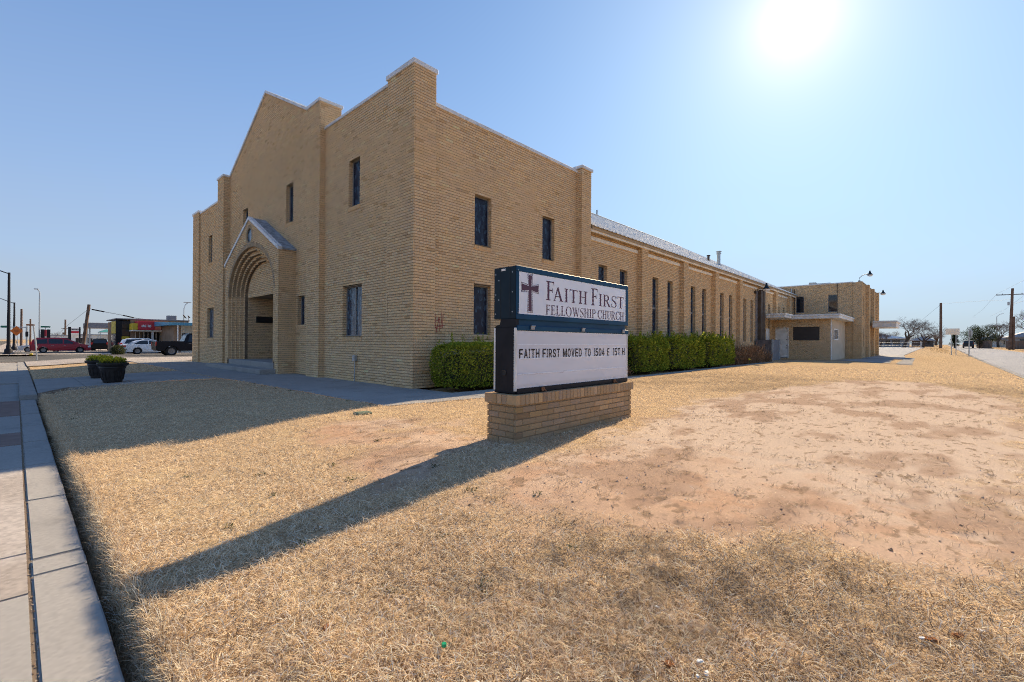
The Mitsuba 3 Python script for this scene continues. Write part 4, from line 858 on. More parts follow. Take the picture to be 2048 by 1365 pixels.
def hedge(key, label, x0, x1, y0, y1, z1, n, leaf, bump=.06, shoots=0, group=None, seed=0):
    k = thing(key, label, 'hedge', group)
    hx, hy, hz = (x1-x0)/2, (y1-y0)/2, z1; c = np.array([(x0+x1)/2, (y0+y1)/2, 0])
    def surf(m):
        q = rng.uniform(-1, 1, (m, 3)); ax = rng.choice(3, m, p=np.array([hy*hz, hx*hz*1.2, hx*hy*1.8])/(hy*hz+hx*hz*1.2+hx*hy*1.8)); sg = np.where(rng.random(m) < .5, -1, 1)
        sg = np.where(ax == 2, 1, sg); q[np.arange(m), ax] = sg
        p = np.abs(q)**6; s = 1/np.maximum((p.sum(1))**(1/6), 1e-6); q = q*s[:, None]
        nn = np.sign(q)*np.abs(q)**5/np.array([hx, hy, hz]); nn /= np.linalg.norm(nn, axis=1, keepdims=True)
        return q, nn
    q, nn = surf(n)
    P = c + np.stack([q[:, 0]*hx, q[:, 1]*hy, (q[:, 2]+1)/2*hz], 1)
    b = (meshkit.fbm(P*3.2+seed, 3)-.5)*2; P += nn*(b*bump - np.abs(rng.normal(0, .05, n)))[:, None]
    up = nn*.75 + np.array([0, 0, .75])
    tone = tone_mix(n, GREENS); tone *= (.6+.8*meshkit.fbm(P*4.3+seed, 3))[:, None]
    m = MB(); m.add(*leaf_quads(P, up, leaf, tone))
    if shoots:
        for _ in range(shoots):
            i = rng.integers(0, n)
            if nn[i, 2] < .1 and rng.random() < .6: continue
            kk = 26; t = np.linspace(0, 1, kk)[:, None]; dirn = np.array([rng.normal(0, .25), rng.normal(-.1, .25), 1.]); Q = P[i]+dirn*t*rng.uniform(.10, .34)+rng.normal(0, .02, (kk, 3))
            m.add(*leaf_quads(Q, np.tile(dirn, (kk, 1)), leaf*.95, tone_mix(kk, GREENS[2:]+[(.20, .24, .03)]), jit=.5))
    put(k+'__foliage', m, 'm_leaf', vc=True)
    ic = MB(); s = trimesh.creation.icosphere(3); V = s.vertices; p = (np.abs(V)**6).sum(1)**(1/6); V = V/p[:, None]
    ic.add(c+np.stack([V[:, 0]*(hx-.24), V[:, 1]*(hy-.24), (V[:, 2]+1)/2*(hz-.24)], 1), s.faces, (.012, .016, .006)); put(k+'__inner_twigs', ic, 'm_paint_vc', vc=True)  # near-black solid core, added inside the leaves to block light
    return k
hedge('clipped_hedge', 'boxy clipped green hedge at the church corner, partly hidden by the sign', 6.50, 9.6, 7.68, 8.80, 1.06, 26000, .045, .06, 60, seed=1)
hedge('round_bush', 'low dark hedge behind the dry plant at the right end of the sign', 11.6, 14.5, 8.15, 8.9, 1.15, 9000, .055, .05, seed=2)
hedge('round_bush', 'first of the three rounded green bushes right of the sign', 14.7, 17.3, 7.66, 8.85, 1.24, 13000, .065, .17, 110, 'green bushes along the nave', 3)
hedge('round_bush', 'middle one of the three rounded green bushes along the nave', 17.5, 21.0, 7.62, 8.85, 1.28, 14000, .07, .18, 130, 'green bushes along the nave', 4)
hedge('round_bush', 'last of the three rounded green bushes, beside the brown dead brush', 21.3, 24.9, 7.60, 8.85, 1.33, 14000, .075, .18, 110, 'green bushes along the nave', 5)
for k_ in list(labels):
    if k_.startswith('round_bush') and '__' not in k_: labels[k_]['category'] = 'bush'; labels[k_].pop('group', None)

def brush(key, label, x0, x1, y0, y1, h, n, cols, r=.006, leaves=0, cat='dead plant'):
    k = thing(key, label, cat); m = MB()
    for _ in range(n):
        a = rng.uniform(0, 2*np.pi); b = np.array([rng.uniform(x0, x1), rng.uniform(y0, y1), 0]); L = h*rng.uniform(.5, 1.15)*(1-.5*abs((b[0]-(x0+x1)/2)/((x1-x0)/2))**2)
        sp = rng.uniform(.1, 1.0); p = [b + np.array([math.cos(a)*sp*L*t*(.6+.4*t), math.sin(a)*sp*L*.6*t, L*(t-.3*sp*t*t)]) + rng.normal(0, .02, 3)*t for t in (0, .35, .7, 1.)]
        m.tube(p, [r, r*.8, r*.6, r*.3], 3, tone_mix(1, cols)[0], cap=False)
    if leaves:
        P = np.stack([rng.uniform(x0, x1, leaves), rng.uniform(y0, y1, leaves), h*.85*rng.random(leaves)**1.3], 1); P[:, 2] *= 1-.6*np.abs((P[:, 0]-(x0+x1)/2)/((x1-x0)/2))**2
        m.add(*leaf_quads(P, np.tile([0, 0, .4], (leaves, 1)), .07, tone_mix(leaves, cols), .5, 1.2))
    put(k+'__twigs', m, 'm_grass', vc=True); return k
BRN = [(.34, .20, .11), (.42, .26, .15), (.24, .14, .08), (.50, .35, .22), (.18, .11, .07)]
brush('dead_brush', 'heap of dry brown dead brush between the last bush and the grey enclosure', 25.3, 31.8, 7.6, 8.7, 1.2, 750, BRN, .014, 5200)
brush('dry_plant', 'dry brown plant hanging over at the right end of the sign', 12.5, 13.9, 7.5, 7.95, .55, 260, BRN[:3]+[(.2, .13, .10)], .008, 700)
m = MB()
for x, y, h in ((12.95, 7.55, 1.02), (12.6, 7.6, .7), (12.75, 7.5, .55)): m.tube([(x, y, 0), (x+.03, y, h*.6), (x+.12, y-.03, h)], [.008, .006, .004], 5, (.40, .30, .13)); m.add(*leaf_quads(np.array([[x+.12, y-.03, h]])+rng.normal(0, .03, (30, 3)), np.tile([0, 0, 1.], (30, 1)), .06, tone_mix(30, [(.55, .42, .2), (.62, .5, .28)])))
k = thing('dry_stalk', 'tall straw coloured seed stalk just right of the sign', 'plant'); put(k+'__stem', m, 'm_grass', vc=True)
k = thing('dandelion', 'single yellow flower low in front of the dead brush', 'flower'); m = MB(); m.lathe([(0, .33), (.06, .31), (.07, .26), (0, .22)], (26.5, 7.45, 0), 10); put(k+'__head', m, 'm_yellow'); put(k+'__stem', MB().tube([(26.5, 7.45, 0), (26.5, 7.45, .23)], .01, 5, (.1, .16, .03)), 'm_paint_vc', vc=True)

# ---------------------------------------------------------------- dry grass blades (one mass, thinning with distance)
def straw_tone(n, x, y, dark):
    c = tone_mix(n, [(.86, .71, .51), (.82, .65, .44), (.90, .79, .62), (.72, .55, .36), (.93, .86, .73), (.82, .66, .46), (.42, .29, .17), (.28, .19, .11)], .10)
    c = c*(.70+.30*nfbm(x, y, 1.3, 3, 33)+.34*nfbm(x, y, 9., 3, 35))[:, None]; g = np.array([.20, .15, .105])*rng.uniform(.6, 1.5, (n, 1))
    return c*(1-.75*dark[:, None]) + g*.75*dark[:, None]
def calm(r): return (.85*ss(2.5, 9, r))[:, None]
def straw_mean(x, y, dark):
    c = np.array([.78, .62, .42])*(.72+.30*nfbm(x, y, 1.3, 3, 33)+.26*nfbm(x, y, 9., 3, 35))[:, None]; return c*(1-.75*dark[:, None]) + np.array([.20, .15, .105])*.75*dark[:, None]
def grass(n, r0, r1, keep=None):
    th = YAW + rng.uniform(-.86, .86, n); r = np.exp(rng.uniform(math.log(r0), math.log(r1), n)); x, y = r*np.cos(th), r*np.sin(th)
    ok = (x > .33+.03*rng.normal(size=n)) & (y > -1.95)
    dm = dirt_mask(x, y); ok &= rng.random(n) > np.clip(dm*1.03-.02, 0, .965)
    pts = shapely.points(x, y)
    for P in (facade_walk, branch, sbox(bx0-.01, by0-.01, bx1+.01, by1+.01), sbox(6.35, 6.6, 32, 30), Polygon([(6.3, 6.56), (8.2, 6.60), (14, 7.06), (31, 7.48), (31, 30), (6.3, 30)])): ok &= ~shapely.contains(P, pts)
    ok &= (y < 31) & (x < 36)
    return x[ok], y[ok], r[ok], dm[ok]
def blades(x, y, r, dm, hscale=1., lean=(1.1, 1.62), dark=None):
    n = len(x); dk = dark_mask(x, y) if dark is None else dark
    clump = nfbm(x, y, 5., 3, 44); a = rng.uniform(0, 2*np.pi, n)
    L = hscale*rng.uniform(.026, .070, n)*(.65+.7*clump)*(1-.35*dm)*(1+.025*r); wd = np.maximum(.0024, .0006*r)*rng.uniform(.7, 1.4, n)
    ln = rng.uniform(lean[0], lean[1], n)                      # lean from the vertical, radians
    z = hgt(x, y); base = np.stack([x, y, z-.002+.030*clump*rng.random(n)], 1)
    dh = np.stack([np.cos(a), np.sin(a), 0*a], 1); side = np.stack([-np.sin(a), np.cos(a), 0*a], 1)
    tw = rng.normal(0, .5, n); side = side*np.cos(tw)[:, None] + np.array([0, 0, 1.])*np.sin(tw)[:, None]
    m1 = base + dh*(L*.5*np.sin(ln*.75))[:, None] + np.array([0, 0, 1.])*(L*.5*np.cos(ln*.75))[:, None]
    m2 = m1 + dh*(L*.5*np.sin(ln*1.1))[:, None] + np.array([0, 0, 1.])*(L*.5*np.cos(np.minimum(ln*1.1, 1.75)))[:, None]
    w = wd[:, None]*side
    v = np.stack([base-w*.5, base+w*.5, m1+w*.45, m1-w*.45, m2], 1).reshape(-1, 3)
    o = np.arange(n)[:, None]*5; f = np.vstack([o+np.array([0, 1, 2]), o+np.array([0, 2, 3]), o+np.array([3, 2, 4])])
    return v, f, np.repeat(straw_tone(n, x, y, dk)*(1-calm(r)) + straw_mean(x, y, dk)*calm(r), 5, 0)
m = MB()
m.add(*blades(*grass(290000, 1.2, 26)))
x, y, r, dm = grass(14000, 1.3, 7); m.add(*blades(x, y, r, dm, .8, (.5, 1.2)))
# ragged fringe overhanging the kerb strip
n = 16000; x = .345+np.abs(rng.normal(0, .07, n)); y = np.exp(rng.uniform(math.log(.9), math.log(14.6), n)); r = np.hypot(x, y); ok = y < 14.4; x, y, r = x[ok], y[ok], r[ok]
v, f, c = blades(x, y, r, x*0, 1.1, (.5, 1.4), dark=np.full(len(x), .25)); m.add(v, f, c)
# straws lying on the bare soil
n = 9000; th = YAW+rng.uniform(-.86, .3, n); r = np.exp(rng.uniform(math.log(2), math.log(17), n)); x, y = r*np.cos(th), r*np.sin(th); dm = dirt_mask(x, y); ok = (dm > .3) & (nfbm(x, y, 1.4, 3, 61) > .46) & ~shapely.contains(sbox(bx0, by0, bx1, by1), shapely.points(x, y)); x, y, r, dm = x[ok], y[ok], r[ok], dm[ok]
v, f, c = blades(x, y, r, dm, 1.1, (1.1, 1.5), dark=np.full(len(x), .7)); m.add(v, f, c)
n = 700; th = YAW+rng.uniform(-.86, .45, n); r = np.exp(rng.uniform(math.log(2), math.log(18), n)); cx_, cy_ = r*np.cos(th), r*np.sin(th); ok = (dirt_mask(cx_, cy_) > .5) & (nfbm(cx_, cy_, .9, 3, 62) > .40) & ~shapely.contains(sbox(bx0-.1, by0-.1, bx1+.1, by1+.1), shapely.points(cx_, cy_)); cx_, cy_ = cx_[ok], cy_[ok]
kq = 16; sp = np.repeat(rng.uniform(.015, .07, len(cx_)), kq); x = np.repeat(cx_, kq)+sp*rng.normal(0, 1, len(cx_)*kq)*1.0; y = np.repeat(cy_, kq)+sp*rng.normal(0, 1, len(cx_)*kq)*1.0
v, f, c = blades(x, y, np.hypot(x, y), x*0+.5, 1.0, (1.0, 1.6), dark=np.full(len(x), .95)); m.add(v, f, c)
put('dry_grass', m, 'm_grass', vc=True); tag('dry_grass', 'short dry straw coloured grass covering the lawn', 'grass', kind='stuff')
# a few living green tufts
m = MB()
for x0, y0 in [(1.55, 1.62), (1.9, 3.6), (1.35, 3.75), (2.35, 2.6), (1.15, 2.75), (.95, 3.4), (2.1, 1.5), (2.75, 4.6), (1.5, 4.4), (1.75, 2.2), (.62, 9.9), (.7, 10.6), (.5, 12.6), (2.6, 2.15), (1.25, 1.95), (2.55, 3.3), (1.05, 4.9), (2.0, 4.1)] + [(4.12+.05*math.sin(q), q) for q in np.arange(7.2, 13, .8)]:
    n = 26; P = np.stack([x0+rng.normal(0, .022, n), y0+rng.normal(0, .022, n), np.zeros(n)], 1); P[:, 2] = hgt(P[:, 0], P[:, 1])+.005; m.add(*leaf_quads(P, np.tile([0, 0, .3], (n, 1)), .026, tone_mix(n, [(.07, .09, .04), (.09, .11, .05), (.06, .07, .035)]), .3, .9))
put('green_weeds', m, 'm_leaf', vc=True); tag('green_weeds', 'small dark green weed tufts scattered in the dry lawn', 'weeds', kind='stuff')

# soil crumbs
m = MB(); ic = trimesh.creation.icosphere(1); n = 900; th = YAW+rng.uniform(-.86, .45, n); r = np.exp(rng.uniform(math.log(2.0), math.log(14), n)); x, y = r*np.cos(th), r*np.sin(th); ok = (dirt_mask(x, y) > .4) & ~shapely.contains(sbox(bx0, by0, bx1, by1), shapely.points(x, y))
for a, b in zip(x[ok], y[ok]):
    s = rng.uniform(.0025, .0085)*np.array([1, rng.uniform(.6, 1), .6]); V = ic.vertices*(1+.25*rng.normal(0, 1, (len(ic.vertices), 1)))*s*(1.6 if rng.random() < .06 else 1); m.add(V+[a, b, float(hgt(a, b))+.003], ic.faces, tone_mix(1, [(.38, .27, .19), (.30, .21, .15), (.48, .38, .30), (.22, .16, .12), (.58, .53, .48)])[0])
put('soil_crumbs', m, 'm_brick', vc=True); tag('soil_crumbs', 'small clods and pebbles scattered over the bare soil', 'pebbles', kind='stuff')
# litter: countable bits, each its own thing
def bit(key, label, cat, x, y, mat, s, flat=.35, group=None):
    V = ic.vertices*(1+.22*rng.normal(0, 1, (len(ic.vertices), 1)))*np.array([s, s*.65, s*flat]); a = rng.uniform(0, 6.28); mm = MB(); mm.add(V, ic.faces); mm.xf(a, (x, y, float(hgt(x, y))+s*flat*.6+.012)); tag(put(key, mm, mat), label, cat, group)
SCR = [(1.63, .62, 'white paper scrap, left of the small cluster in the grass below the sign'), (1.66, .60, 'white paper scrap in the middle of the small cluster below the sign'), (1.70, .64, 'white paper scrap, rightmost of the small cluster below the sign'), (1.9, .9, 'white scrap in the grass just above the small cluster'),
       (.42, 1.55, 'white scrap on the lawn edge beside the bent wire'), (.46, 1.28, 'white scrap on the lawn edge near the wood sliver'), (1.05, .78, 'white scrap near the bottom centre of the lawn'), (1.45, .35, 'white scrap nearest the bottom right of the lawn'), (2.35, .05, 'pale scrap beside a brown leaf at the right of the grass'),
       (1.92, 2.42, 'white scrap at the rim of the bare soil left of the green tufts'), (2.05, 2.28, 'white scrap at the near rim of the bare soil'), (1.33, 2.9, 'white scrap beyond the sign shadow in mid lawn'), (1.12, 1.2, 'white scrap a hand below the green bottle cap'), (2.55, -.12, 'white scrap at the far right of the near grass')]
for x, y, lb in SCR: bit('paper_scrap', lb, 'litter', x, y, 'm_litter', rng.uniform(.007, .013), .4)
for x, y, lb in [(1.62, .72, 'curled brown leaf beside the white scrap cluster'), (.9, 1.9, 'curled brown leaf in the lawn near the sign shadow'), (2.36, .02, 'curled brown leaf beside a pale scrap at the right'), (.72, 1.62, 'curled brown leaf below the tip of the sign shadow'), (2.45, -.05, 'curled brown leaf farthest right in the near grass')]:
    bit('dead_leaf', lb, 'leaf', x, y, 'm_dry_leaf', .022, .3)
m = MB(); m.lathe([(0, .012), (.009, .012), (.010, .009), (.010, .0)], (1.155, 1.43, float(hgt(1.155, 1.43))+.02), 20); tag(put('bottle_cap', m, 'm_cap_green'), 'bright green plastic bottle cap in the foreground grass', 'bottle cap')
m = MB(); q = np.array([[.27, 1.72], [.245, 1.70], [.235, 1.67], [.245, 1.64], [.275, 1.62]]); m.tube([(a+.012, b*1.04, -.200) for a, b in q], .0016, 5); tag(put('bent_wire', m, 'm_rust'), 'thin bent wire lying on the kerb strip', 'wire')
m = MB(); m.obox((.30, 1.22, -.198), [(math.cos(.9), math.sin(.9), 0), (-math.sin(.9), math.cos(.9), 0), (0, 0, 1)], (.028, .007, .003)); tag(put('wood_sliver', m, 'm_wood_grey'), 'pale wood sliver at the foot of the lawn edge', 'wood')
m = MB(); m.cbox(3.46, 3.70, 6.33, 6.49, -.02, .030, .01); m.cbox(3.48, 3.68, 6.35, 6.47, .030, .036, .003); tag(put('valve_cover', m, 'm_valve_green'), 'flat green valve box lid in the lawn near the walkway corner', 'valve cover')

# ---------------------------------------------------------------- planter pots
def pot(x, y, s, label):
    k = thing('planter_pot', label, 'planter', None); z0 = .008+float(wz(x)); HZ = .98
    h = s*HZ
    m = MB(); m.lathe([(0, 0), (.30*s, 0), (.315*s, .03*h), (.36*s, .30*h), (.41*s, .56*h), (.44*s, .62*h), (.43*s, .66*h), (.50*s, .70*h), (.52*s, .74*h), (.52*s, .80*h), (.49*s, .81*h), (.46*s, .78*h), (.45*s, .70*h), (0, .70*h)], (x, y, z0), 40); put(k+'__pot', m, 'm_pot', smooth=40)
    for i in range(16):
        a = i*math.pi/8; m = MB(); m.tube([(x+.33*s*math.cos(a), y+.33*s*math.sin(a), z0+.10*h), (x+.395*s*math.cos(a), y+.395*s*math.sin(a), z0+.48*h)], .022*s, 6); put(k+'__rib', m, 'm_pot')
    n = 1500; q = rng.normal(0, 1, (n, 3)); q /= np.linalg.norm(q, axis=1, keepdims=True); q[:, 2] = np.abs(q[:, 2]); P = np.array([x, y, z0+.76*h]) + q*np.array([.46*s, .46*s, .13*h])*rng.uniform(.5, 1.05, (n, 1))
    m = MB(); m.add(*leaf_quads(P, q+[0, 0, .6], .05, tone_mix(n, [(.08, .11, .05), (.12, .15, .06), (.15, .17, .08)]))); put(k+'__leaves', m, 'm_leaf', vc=True)
    n = 700; a = rng.uniform(0, 6.28, n); rr = .44*s*np.sqrt(rng.random(n)); P = np.stack([x+rr*np.cos(a), y+rr*np.sin(a), z0+.82*h+.17*h*rng.random(n)-rr*.12], 1); P[:, 2] += .10*h*rng.random(n); m = MB(); m.add(*leaf_quads(P, np.tile([0, 0, .5], (n, 1)), .045, tone_mix(n, [(.62, .52, .04), (.50, .46, .04), (.34, .38, .05), (.7, .56, .05)]), .8)); tag(put(k+'__flowers', m, 'm_leaf', vc=True), kind='stuff')
pot(1.80, 16.55, .66, 'dark planter pot with yellow flowers, the nearer of the two on the walkway')
pot(1.74, 18.75, .66, 'dark planter pot with yellow flowers, the farther one half hidden behind its twin')

# ---------------------------------------------------------------- vehicles
def vehicle(key, label, cat, loc, rot, L, Wd, body, cabin, belt, wins, wheels, wr, paint, glass='m_glass_dark', tumble=.16, front=None, rear=None, mirror=None, group=None):
    """body, cabin: side profiles (x,z), nose towards +x; wins: side window polygons; wheels: x positions"""
    k = thing(key, label, cat, group)
    def done(m, name, mat, smooth=False): m.xf(rot, loc); return put(name, m, mat, smooth)
    P = Polygon(body).buffer(.04).buffer(-.04)
    for wx in wheels: P = P.difference(Point(wx, wr).buffer(wr*1.14, 20))
    P = P.simplify(.004); hw = Wd/2; m = MB(); t = trimesh.creation.extrude_polygon(P, Wd-.10, engine='earcut'); V = t.vertices
    sl = lambda z: hw - .0 - .05*np.clip((z-.45)/.6, 0, 1)**2 - .05*np.clip((.45-z)/.3, 0, 1)
    v = np.stack([V[:, 0], np.where(V[:, 2] > .1, sl(V[:, 1])-.03, -sl(V[:, 1])+.03), V[:, 1]], 1); m.add(v, t.faces)
    Q = P.buffer(-.035)
    for g in getattr(Q, 'geoms', [Q]):        # rounded flank
        t2 = trimesh.creation.extrude_polygon(g, 1., engine='earcut'); V = t2.vertices
        m.add(np.stack([V[:, 0], np.where(V[:, 2] > .5, 1, -1)*sl(V[:, 1]), V[:, 1]], 1), t2.faces)
    C = Polygon(cabin); t3 = trimesh.creation.extrude_polygon(C, 1., engine='earcut'); V = t3.vertices
    cs = lambda z: hw-.06 - tumble*np.clip((z-belt)/.5, 0, 1.4)
    m.add(np.stack([V[:, 0], np.where(V[:, 2] > .5, 1, -1)*cs(V[:, 1]), V[:, 1]], 1), t3.faces)
    done(m, k+'__body', paint, 25)
    for w in wins:
        for sg in (-1, 1):
            m = MB(); t4 = trimesh.creation.extrude_polygon(Polygon(w), 1., engine='earcut'); V = t4.vertices
            m.add(np.stack([V[:, 0], sg*(cs(V[:, 1])+np.where(V[:, 2] > .5, .008, -.01)), V[:, 1]], 1), t4.faces); done(m, k+'__window', glass)
    pts = np.array(cabin); xb = pts[pts[:, 1] < belt+.03][:, 0]; xt = pts[pts[:, 1] > pts[:, 1].max()-.12]
    for x0, (x1, z1), sg, nm in ((xb.max(), xt[xt[:, 0].argmax()], 1, 'windscreen'), (xb.min(), xt[xt[:, 0].argmin()], -1, 'rear_window')):
        a = np.array([x0+sg*.008, belt+.06]); b = np.array([x1+sg*.008, z1-.05]); a = a+(b-a)*.05
        ya, yb = cs(a[1])-.10, cs(b[1])-.08; m = MB(); o = np.array([sg*.010, 0, .006])
        q = np.array([[a[0], -ya, a[1]], [a[0], ya, a[1]], [b[0], yb, b[1]], [b[0], -yb, b[1]]]); m.add(np.vstack([q-o, q+o]), [[0, 1, 2, 3], [4, 5, 6, 7], [0, 1, 5, 4], [1, 2, 6, 5], [2, 3, 7, 6], [3, 0, 4, 7]]); done(m, k+'__'+nm, glass)
    for wx in wheels:
        for sg in (-1, 1):
            kw = key_of(k+'__wheel'); labels[kw] = {}
            def wl(prof, mat, nm):
                mm = MB(); mm.lathe(prof, (0, 0, 0), 24); mm.v = [np.stack([q[:, 0]+wx, sg*(hw-.13+q[:, 2]), q[:, 1]+wr], 1) for q in mm.v]; done(mm, kw+'__'+nm, mat)
            wl([(wr*.62, .11), (wr*.93, .12), (wr, .08), (wr, -.10), (wr*.6, -.11)], 'm_rubber', 'tyre')
            wl([(0, .10), (wr*.14, .10), (wr*.18, .06), (wr*.55, .075), (wr*.64, .10), (wr*.64, .04), (0, .02)], 'm_rim', 'rim')
            mm = MB()
            for i in range(5):
                a = i*1.2566; mm.obox((wx+wr*.36*math.cos(a), sg*(hw-.13+.088), wr+wr*.36*math.sin(a)), [(math.cos(a), 0, math.sin(a)), (0, 1, 0), (-math.sin(a), 0, math.cos(a))], (wr*.24, .012, wr*.07))
            done(mm, kw+'__spokes', 'm_rim')
    xs = np.array(body)[:, 0]
    for nm, mat, bx in (front or []) + (rear or []):
        m = MB(); x0, x1, z0, z1, y0 = bx
        for sg in (-1, 1):
            y = sorted((sg*(sl((z0+z1)/2)+.006), sg*y0)); m.cbox(x0, x1, y[0], y[1], z0, z1, .012)
        done(m, k+'__'+nm, mat)
    if mirror:
        m = MB()
        for sg in (-1, 1): y = sorted((sg*(hw-.05), sg*(hw+.16))); m.cbox(mirror[0]-.06, mirror[0]+.06, y[0], y[1], mirror[1], mirror[1]+.15, .03)
        done(m, k+'__mirror', paint)
    m = MB()
    for sg in (-1, 1):
        for z in (belt-.12,):
            for hx in [np.mean([q[0] for q in w])-.25 for w in wins[:3]]: y = sorted((sg*(sl(z)-.01), sg*(sl(z)+.03))); m.cbox(hx-.10, hx+.10, y[0], y[1], z-.02, z+.02, .01)
    done(m, k+'__door_handle', 'm_steel'); return k
for q_ in ('charcoal', 'black', 'dark'): scene['m_car_'+q_]['bsdf'].update(specular=.12, clearcoat=.12)
# red minivan crossing the junction
van_b = [(-2.5, .32), (-2.52, .62), (-2.46, .98), (2.0, 1.0), (2.35, .86), (2.52, .66), (2.54, .34), (2.4, .24), (-2.3, .24)]
van_c = [(-2.46, .96), (-2.3, 1.45), (-2.05, 1.69), (-.4, 1.76), (.45, 1.66), (1.1, 1.32), (1.75, .98)]
vehicle('red_minivan', 'dark red minivan crossing the junction', 'van', (3.55, 75.0, -.424), 0, 5.05, 1.98, van_b, van_c, .98,
        [[(-2.2, 1.04), (-2.05, 1.5), (-1.15, 1.58), (-1.12, 1.04)], [(-1.04, 1.04), (-1.06, 1.58), (.1, 1.58), (.12, 1.04)], [(.22, 1.04), (.22, 1.56), (.48, 1.52), (1.25, 1.06)]], (-1.45, 1.58), .33, 'm_car_red',
        front=[('headlight', 'm_headlight', (2.25, 2.5, .62, .80, .45))], rear=[('taillight', 'm_tail', (-2.54, -2.40, .85, 1.3, .70))], mirror=(1.05, 1.04))
sed_b = [(-2.3, .34), (-2.33, .62), (-2.25, .95), (-1.7, 1.0), (1.1, .93), (2.0, .80), (2.28, .62), (2.3, .36), (2.15, .22), (-2.1, .22)]
sed_c = [(-1.85, .97), (-1.1, 1.34), (-.5, 1.44), (.25, 1.42), (1.15, .94)]
vehicle('white_sedan', 'white sedan parked tail towards the street left of the black pickup', 'car', (9.25, 58.6, -.298), 0, 4.6, 1.8, sed_b, sed_c, .95,
        [[(-1.45, 1.0), (-.95, 1.30), (-.32, 1.36), (-.30, .99)], [(-.22, .99), (-.22, 1.36), (.2, 1.35), (.82, .98)]], (-1.12, 1.4), .325, 'm_car_white',
        front=[('headlight', 'm_headlight', (2.05, 2.27, .6, .74, .5))], rear=[('taillight', 'm_tail', (-2.335, -2.0, .72, .88, .55))], mirror=(.75, .98))
vehicle('white_hatchback', 'white car parked behind the white sedan, only its roof showing', 'car', (9.6, 63.2, -.345), 0, 4.5, 1.8,
        [(-2.2, .34), (-2.22, .7), (-2.15, 1.02), (1.1, 1.0), (2.0, .88), (2.2, .62), (2.2, .36), (2.0, .24), (-2.0, .24)], [(-2.15, 1.0), (-1.9, 1.5), (-1.2, 1.66), (.2, 1.62), (1.2, 1.0)], 1.0,
        [[(-1.9, 1.06), (-1.7, 1.5), (-.4, 1.56), (-.4, 1.06)], [(-.3, 1.06), (-.3, 1.55), (.15, 1.54), (.85, 1.06)]], (-1.3, 1.35), .33, 'm_car_white', rear=[('taillight', 'm_tail', (-2.23, -2.1, .85, 1.15, .65))])
pk_b = [(-2.9, .55), (-2.92, 1.20), (-2.85, 1.24), (-.95, 1.24), (-.9, 1.14), (1.35, 1.14), (1.5, 1.20), (2.6, 1.12), (2.85, .95), (2.88, .5), (2.7, .42), (-2.75, .42)]
pk_c = [(-.95, 1.12), (-.72, 1.80), (-.5, 1.92), (.6, 1.92), (1.4, 1.14)]
vehicle('black_pickup', 'black crew cab pickup parked at the edge of the brick church', 'pickup', (10.75, 48.3, -.215), 0, 5.8, 2.0, pk_b, pk_c, 1.14,
        [[(-.68, 1.2), (-.52, 1.78), (.0, 1.80), (.0, 1.2)], [(.08, 1.2), (.08, 1.8), (.55, 1.78), (1.1, 1.2)]], (-1.85, 1.9), .40, 'm_car_charcoal', tumble=.20,
        rear=[('taillight', 'm_tail', (-2.93, -2.85, .85, 1.18, .78))], front=[('headlight', 'm_headlight', (2.7, 2.87, .85, 1.05, .6))], mirror=(1.05, 1.2))
suv_b = [(-2.3, .4), (-2.32, 1.05), (1.0, 1.08), (2.1, 1.0), (2.35, .7), (2.35, .4), (2.2, .3), (-2.2, .3)]
suv_c = [(-2.3, 1.05), (-2.15, 1.65), (-1.9, 1.76), (.3, 1.74), (1.15, 1.06)]
vehicle('dark_suv', 'dark suv seen from behind on the forecourt beyond the van', 'suv', (8.5, 90.0, -.52), math.radians(80), 4.7, 1.95, suv_b, suv_c, 1.06,
        [[(-2.0, 1.1), (-1.85, 1.6), (-.5, 1.66), (-.5, 1.1)], [(-.4, 1.1), (-.4, 1.66), (.25, 1.62), (.85, 1.1)]], (-1.4, 1.45), .36, 'm_car_black', rear=[('taillight', 'm_tail', (-2.34, -2.25, .95, 1.25, .75))])
vehicle('silver_car', 'silver car behind the red minivan, its front showing at the left', 'car', (2.4, 84.5, -.52), math.pi, 4.5, 1.8, sed_b, sed_c, .95,
        [[(-1.45, 1.0), (-.95, 1.30), (-.32, 1.36), (-.30, .99)], [(-.22, .99), (-.22, 1.36), (.2, 1.35), (.82, .98)]], (-1.12, 1.4), .325, 'm_car_silver', front=[('headlight', 'm_headlight', (2.05, 2.27, .6, .74, .5))])
vehicle('distant_car', 'small dark car far down the side street at the right', 'car', (150, -4.6, .42), 0, 4.5, 1.8, suv_b, suv_c, 1.06, [[(-2.0, 1.1), (-1.85, 1.6), (.2, 1.62), (.85, 1.1)]], (-1.4, 1.45), .36, 'm_car_dark', rear=[('taillight', 'm_tail', (-2.34, -2.25, .95, 1.25, .75))])
n = 2600; q = rng.normal(0, 1, (n, 3)); q /= np.linalg.norm(q, axis=1, keepdims=True); P = np.array([6.5, 56.5, .1])+q*[.42, .5, .40]*(1+.2*rng.normal(0, 1, (n, 1))); P[:, 2] = np.maximum(P[:, 2], -.25)
k = thing('street_bush', 'small dark bush left of the white sedan', 'bush'); m = MB(); m.add(*leaf_quads(P, q, .09, tone_mix(n, [(.05, .06, .03), (.07, .08, .035)]))); put(k+'__foliage', m, 'm_leaf', vc=True)

